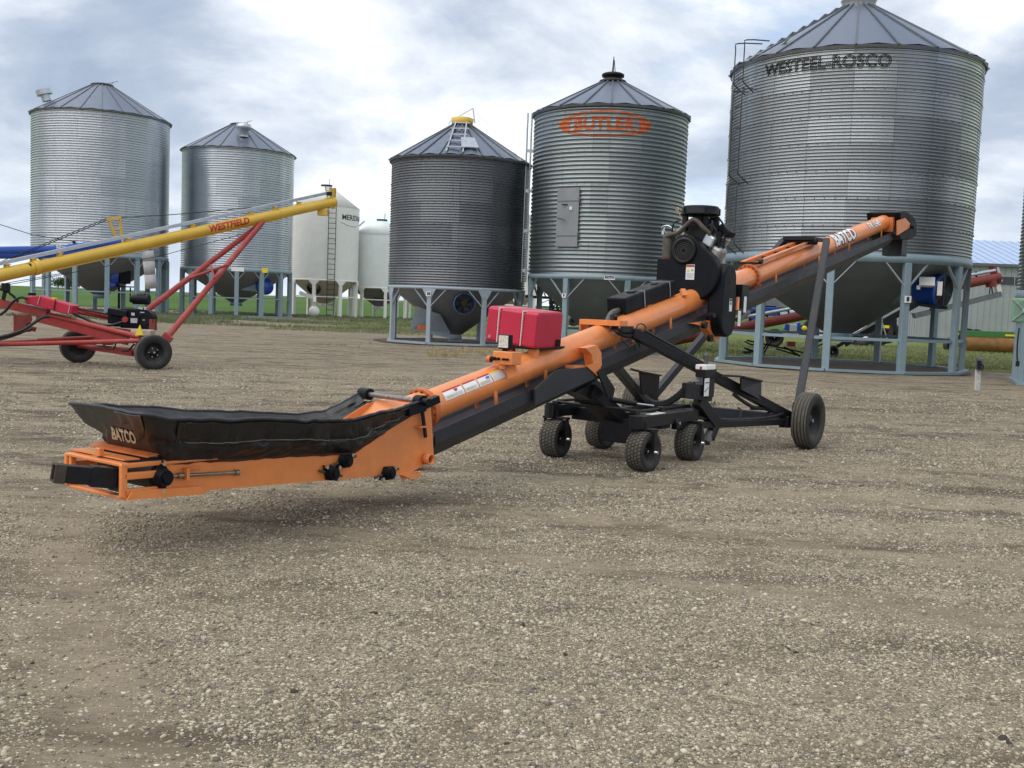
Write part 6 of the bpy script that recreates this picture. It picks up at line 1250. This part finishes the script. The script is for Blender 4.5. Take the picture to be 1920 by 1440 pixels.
# ---------------------------------------------------------------- field, grass, weeds, trees
def field_mat(name, c1, c2, c3, sc=(.5, .12)):
    m = bpy.data.materials.new(name); m.use_nodes = True; t = m.node_tree; b = t.nodes['Principled BSDF']; g = t.nodes.new('ShaderNodeNewGeometry')
    mp = node('ShaderNodeMapping', t); mp.inputs['Scale'].default_value = (sc[0], sc[1], 1); mp.inputs['Rotation'].default_value = (0, 0, rad(-6)); t.links.new(g.outputs['Position'], mp.inputs[0])
    nz = node('ShaderNodeTexNoise', t, i_Scale=1.0, i_Detail=8.0, i_Roughness=0.65); t.links.new(mp.outputs[0], nz.inputs['Vector'])
    nf = node('ShaderNodeTexNoise', t, i_Scale=9.0, i_Detail=5.0, i_Roughness=0.7); t.links.new(g.outputs['Position'], nf.inputs['Vector'])
    f = math_('ADD', math_('MULTIPLY', nz.outputs[0], .55, t), math_('MULTIPLY', nf.outputs[0], .45, t), t)
    t.links.new(ramp(f, [(.36, c1), (.5, c2), (.66, c3)], t), b.inputs['Base Color']); b.inputs['Roughness'].default_value = .9; b.inputs['Specular IOR Level'].default_value = .1
    bp = node('ShaderNodeBump', t, i_Strength=.7, i_Distance=.15); t.links.new(nf.outputs[0], bp.inputs['Height']); t.links.new(bp.outputs[0], b.inputs['Normal'])
    return m
def sheet(name, outline, z, m, step=2.0, jag=.8, seed=0):
    pts = []
    for i, p in enumerate(outline):
        q = outline[(i + 1) % len(outline)]; L = math.hypot(q[0] - p[0], q[1] - p[1]); n = max(1, min(120, int(L / step)))
        for k in range(n):
            x, y = p[0] + (q[0] - p[0]) * k / n, p[1] + (q[1] - p[1]) * k / n
            j = jag if max(abs(x), y) < 140 else 0
            pts.append((x + j * (float(fbm(np.array([x * .6]), np.array([y * .6]), 3, seed)[0]) - .5) * 3, y + j * (float(fbm(np.array([x * .6 + 50]), np.array([y * .6]), 3, seed + 5)[0]) - .5) * 3, z))
    b = MB(); b.add(pts, [tuple(range(len(pts)))]); o = b.build(name, m); o['kind'] = 'structure'; return o
sheet('crop_field', [(-900, 104), (-60, 96), (-24, 92), (-8, 96), (6, 94), (34, 96), (900, 110), (2600, 5200), (-2600, 5200)], .05, field_mat('green crop', (.05, .105, .02), (.075, .14, .03), (.11, .17, .045), (.02, .006)))
sheet('grass_verge', [(7, 37.5), (12, 35.5), (20, 35), (60, 36), (90, 80), (40, 84), (22, 86), (6, 92), (2, 78), (1.5, 50), (4, 42)], .012, field_mat('mown grass', (.085, .115, .03), (.145, .18, .05), (.25, .23, .10)), jag=.6, seed=4)
sheet('grass_verge', [(-9.5, 60), (-3.5, 52), (1.2, 50), (1.6, 78), (-4, 90), (-14, 92), (-12, 70)], .010, field_mat('mown grass', (.085, .115, .03), (.145, .18, .05), (.25, .23, .10)), jag=1.2, seed=9)
def disc(name, c, r, z, m):
    b = MB(); b.add([(c[0] + r * math.cos(t) * (1 + .03 * math.sin(5 * t)), c[1] + r * math.sin(t) * (1 + .03 * math.sin(5 * t)), z) for t in np.linspace(0, 2 * PI, 72, endpoint=False)], [tuple(range(72))]); o = b.build(name, m); o['kind'] = 'structure'; return o
M_soil = mat('damp soil', (.085, .068, .052), .95, var=.45, scale=5, dirt=.5, dirtc=(.17, .14, .105), bump=.6, bscale=30, spec=.15)
for c_, r_ in (((10.85, 34.88), 4.25), ((-2.38, 42.15), 3.3)): disc('soil_pad', c_, r_, .024, M_soil)
def grass(name, spots, m, hgt=(.10, .22), wd=.012, lean=.5):
    """blades: one curved triangle pair each, gathered in one object"""
    n = len(spots); a = RNG.uniform(0, 2 * PI, n); h = RNG.uniform(*hgt, n); le = RNG.normal(0, lean, n) * h; w = wd * RNG.uniform(.7, 1.4, n)
    cx_, sy_ = np.cos(a), np.sin(a); x, y = spots[:, 0], spots[:, 1]; z = spots[:, 2] if spots.shape[1] > 2 else np.zeros(n)
    ax_, ay_ = RNG.normal(0, 1, n), RNG.normal(0, 1, n); nr = np.hypot(ax_, ay_) + 1e-6; lx, ly = ax_ / nr * le, ay_ / nr * le
    V = np.stack([np.stack([x - cx_ * w, y - sy_ * w, z], -1), np.stack([x + cx_ * w, y + sy_ * w, z], -1), np.stack([x + cx_ * w * .6 + lx * .4, y + sy_ * w * .6 + ly * .4, z + h * .6], -1), np.stack([x + lx, y + ly, z + h], -1), np.stack([x - cx_ * w * .6 + lx * .4, y - sy_ * w * .6 + ly * .4, z + h * .6], -1)], 1).reshape(-1, 3)
    i = np.arange(n)[:, None] * 5; Fq = np.concatenate([i + np.array([[0, 1, 2]]), i + np.array([[0, 2, 4]]), i + np.array([[4, 2, 3]])])
    o = mesh_np(name, V, Fq, m, smooth=False, kind='stuff'); return o
M_gr = island_mat('grass blades', [(0, (.055, .115, .018)), (.4, (.11, .19, .035)), (.75, (.19, .25, .06)), (1, (.40, .35, .16))], .8)
M_wd = island_mat('weed blades', [(0, (.028, .075, .012)), (.5, (.055, .125, .022)), (.9, (.095, .165, .04)), (1, (.22, .2, .09))], .8)
M_st = island_mat('straw blades', [(0, (.22, .16, .07)), (.5, (.38, .28, .13)), (1, (.55, .44, .24))], .9)
def spots_in(n, x0, x1, y0, y1, dens):
    x = RNG.uniform(x0, x1, n); y = RNG.uniform(y0, y1, n); k = RNG.uniform(0, 1, n) < dens(x, y); return np.stack([x[k], y[k], np.zeros(k.sum())], -1)
g1 = spots_in(150000, 6, 34, 35.2, 62, lambda x, y: np.clip((fbm(x * .45, y * .45, 3, 31) - .22) * 2.2, 0, 1) * np.clip((y - 35.4 - 2 * (fbm(x * .5, y * 0, 2, 33) - .3)) / 1.2, 0, 1))
g2 = spots_in(50000, -12, 1.6, 50, 88, lambda x, y: np.clip((fbm(x * .4, y * .3, 3, 35) - .32) * 2.5, 0, 1))
gg = np.concatenate([g1, g2]); gg = gg[(np.hypot(gg[:, 0] - 10.85, gg[:, 1] - 34.88) > 4.35)]
grass('grass', gg, M_gr, (.05, .15), .013)
def strip(y, w, x0, x1, s): return spots_in(60000, x0, x1, y - w, y + w, lambda a, c: np.exp(-((c - y) / (w * .45)) ** 2) * np.clip((fbm(a * .30, c * .3, 4, s) - .45) * 5, 0, 1))
w1 = np.concatenate([strip(66, 4.5, -26, -4, 41), strip(56, 3.0, -24, -3, 43), strip(74, 5, -40, -3, 45), strip(59, 4, -34, -16, 47), strip(84, 6, -45, -3, 49), strip(87, 5, -26, -6, 50)])
w2 = np.array([(*G(u, v).xy, 0) for u, v, s_, n in ((1272, 757, .9, 260), (690, 645, .6, 25), (636, 648, .4, 20)) for _ in range(n)]).reshape(-1, 3)
w2[:, :2] += RNG.normal(0, .45, (len(w2), 2)) * np.array([1, .35])
grass('weeds', np.concatenate([w1]), M_wd, (.05, .22), .016, .8)
grass('weeds', w2, M_wd, (.03, .10), .012, .8)
c1 = np.array([(G(u, v).x, G(u, v).y, 0) for u, v in zip(RNG.uniform(800, 1000, 7000), RNG.normal(664, 5.5, 7000))]); k_ = fbm(c1[:, 0] * .9, c1[:, 1] * .5, 3, 55) > .47
grass('dry_stubble', c1[k_], M_st, (.04, .15), .006, .9)
def far_tree(label, u, v, Y, hgt, wid, seed):
    rr = np.random.default_rng(seed); base = P(u, v, Y); base.z = 0
    t = thing('tree', label, 'tree', tuple(base), group='small trees far off on the skyline')
    b = MB(); b.tube((0, 0, 0), (wid * .03, 0, hgt * .55), hgt * .04, hgt * .015, n=8)
    for k in range(4): a = k * 1.6; b.tube((0, 0, hgt * .3), (math.cos(a) * wid * .3, math.sin(a) * wid * .3, hgt * .7), hgt * .018, hgt * .006, n=6)
    b.build('trunk', M_bark, t)
    b = MB()
    for k in range(900):
        c = Vector(rr.normal(0, 1, 3)); c = Vector((c.x * wid * .24, c.y * wid * .24, hgt * .62 + c.z * hgt * .17)); s_ = hgt * .05
        q = [c + Vector(rr.normal(0, 1, 3)) * s_ for _ in range(3)]; b.add(q, [(0, 1, 2)])
    b.build('crown', M_leaf, t)
for k, (u, w_, h_) in enumerate(((109, 12, 7.5), (123, 13, 9), (131, 12, 8), (139, 9, 7))):
    far_tree(('low rounded tree alone at the left end of the small skyline group', 'tallest tree of the small skyline group left of the hopper', 'bushy skyline tree just right of the tallest one', 'smallest skyline tree, nearest to the bin leg')[k], u, 545, 700, h_, w_, 60 + k)
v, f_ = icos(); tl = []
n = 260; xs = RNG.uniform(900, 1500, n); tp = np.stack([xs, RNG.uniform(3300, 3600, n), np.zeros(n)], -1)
tl = scatter_blobs('treeline', tp, RNG.uniform(6, 16, n), RNG.uniform(.6, 1, n), mat('hazy blue woods', (.20, .27, .34), .9, var=.2, scale=.02), zoff=.3)  # distance haze painted in as the blue of the woods
#MORE
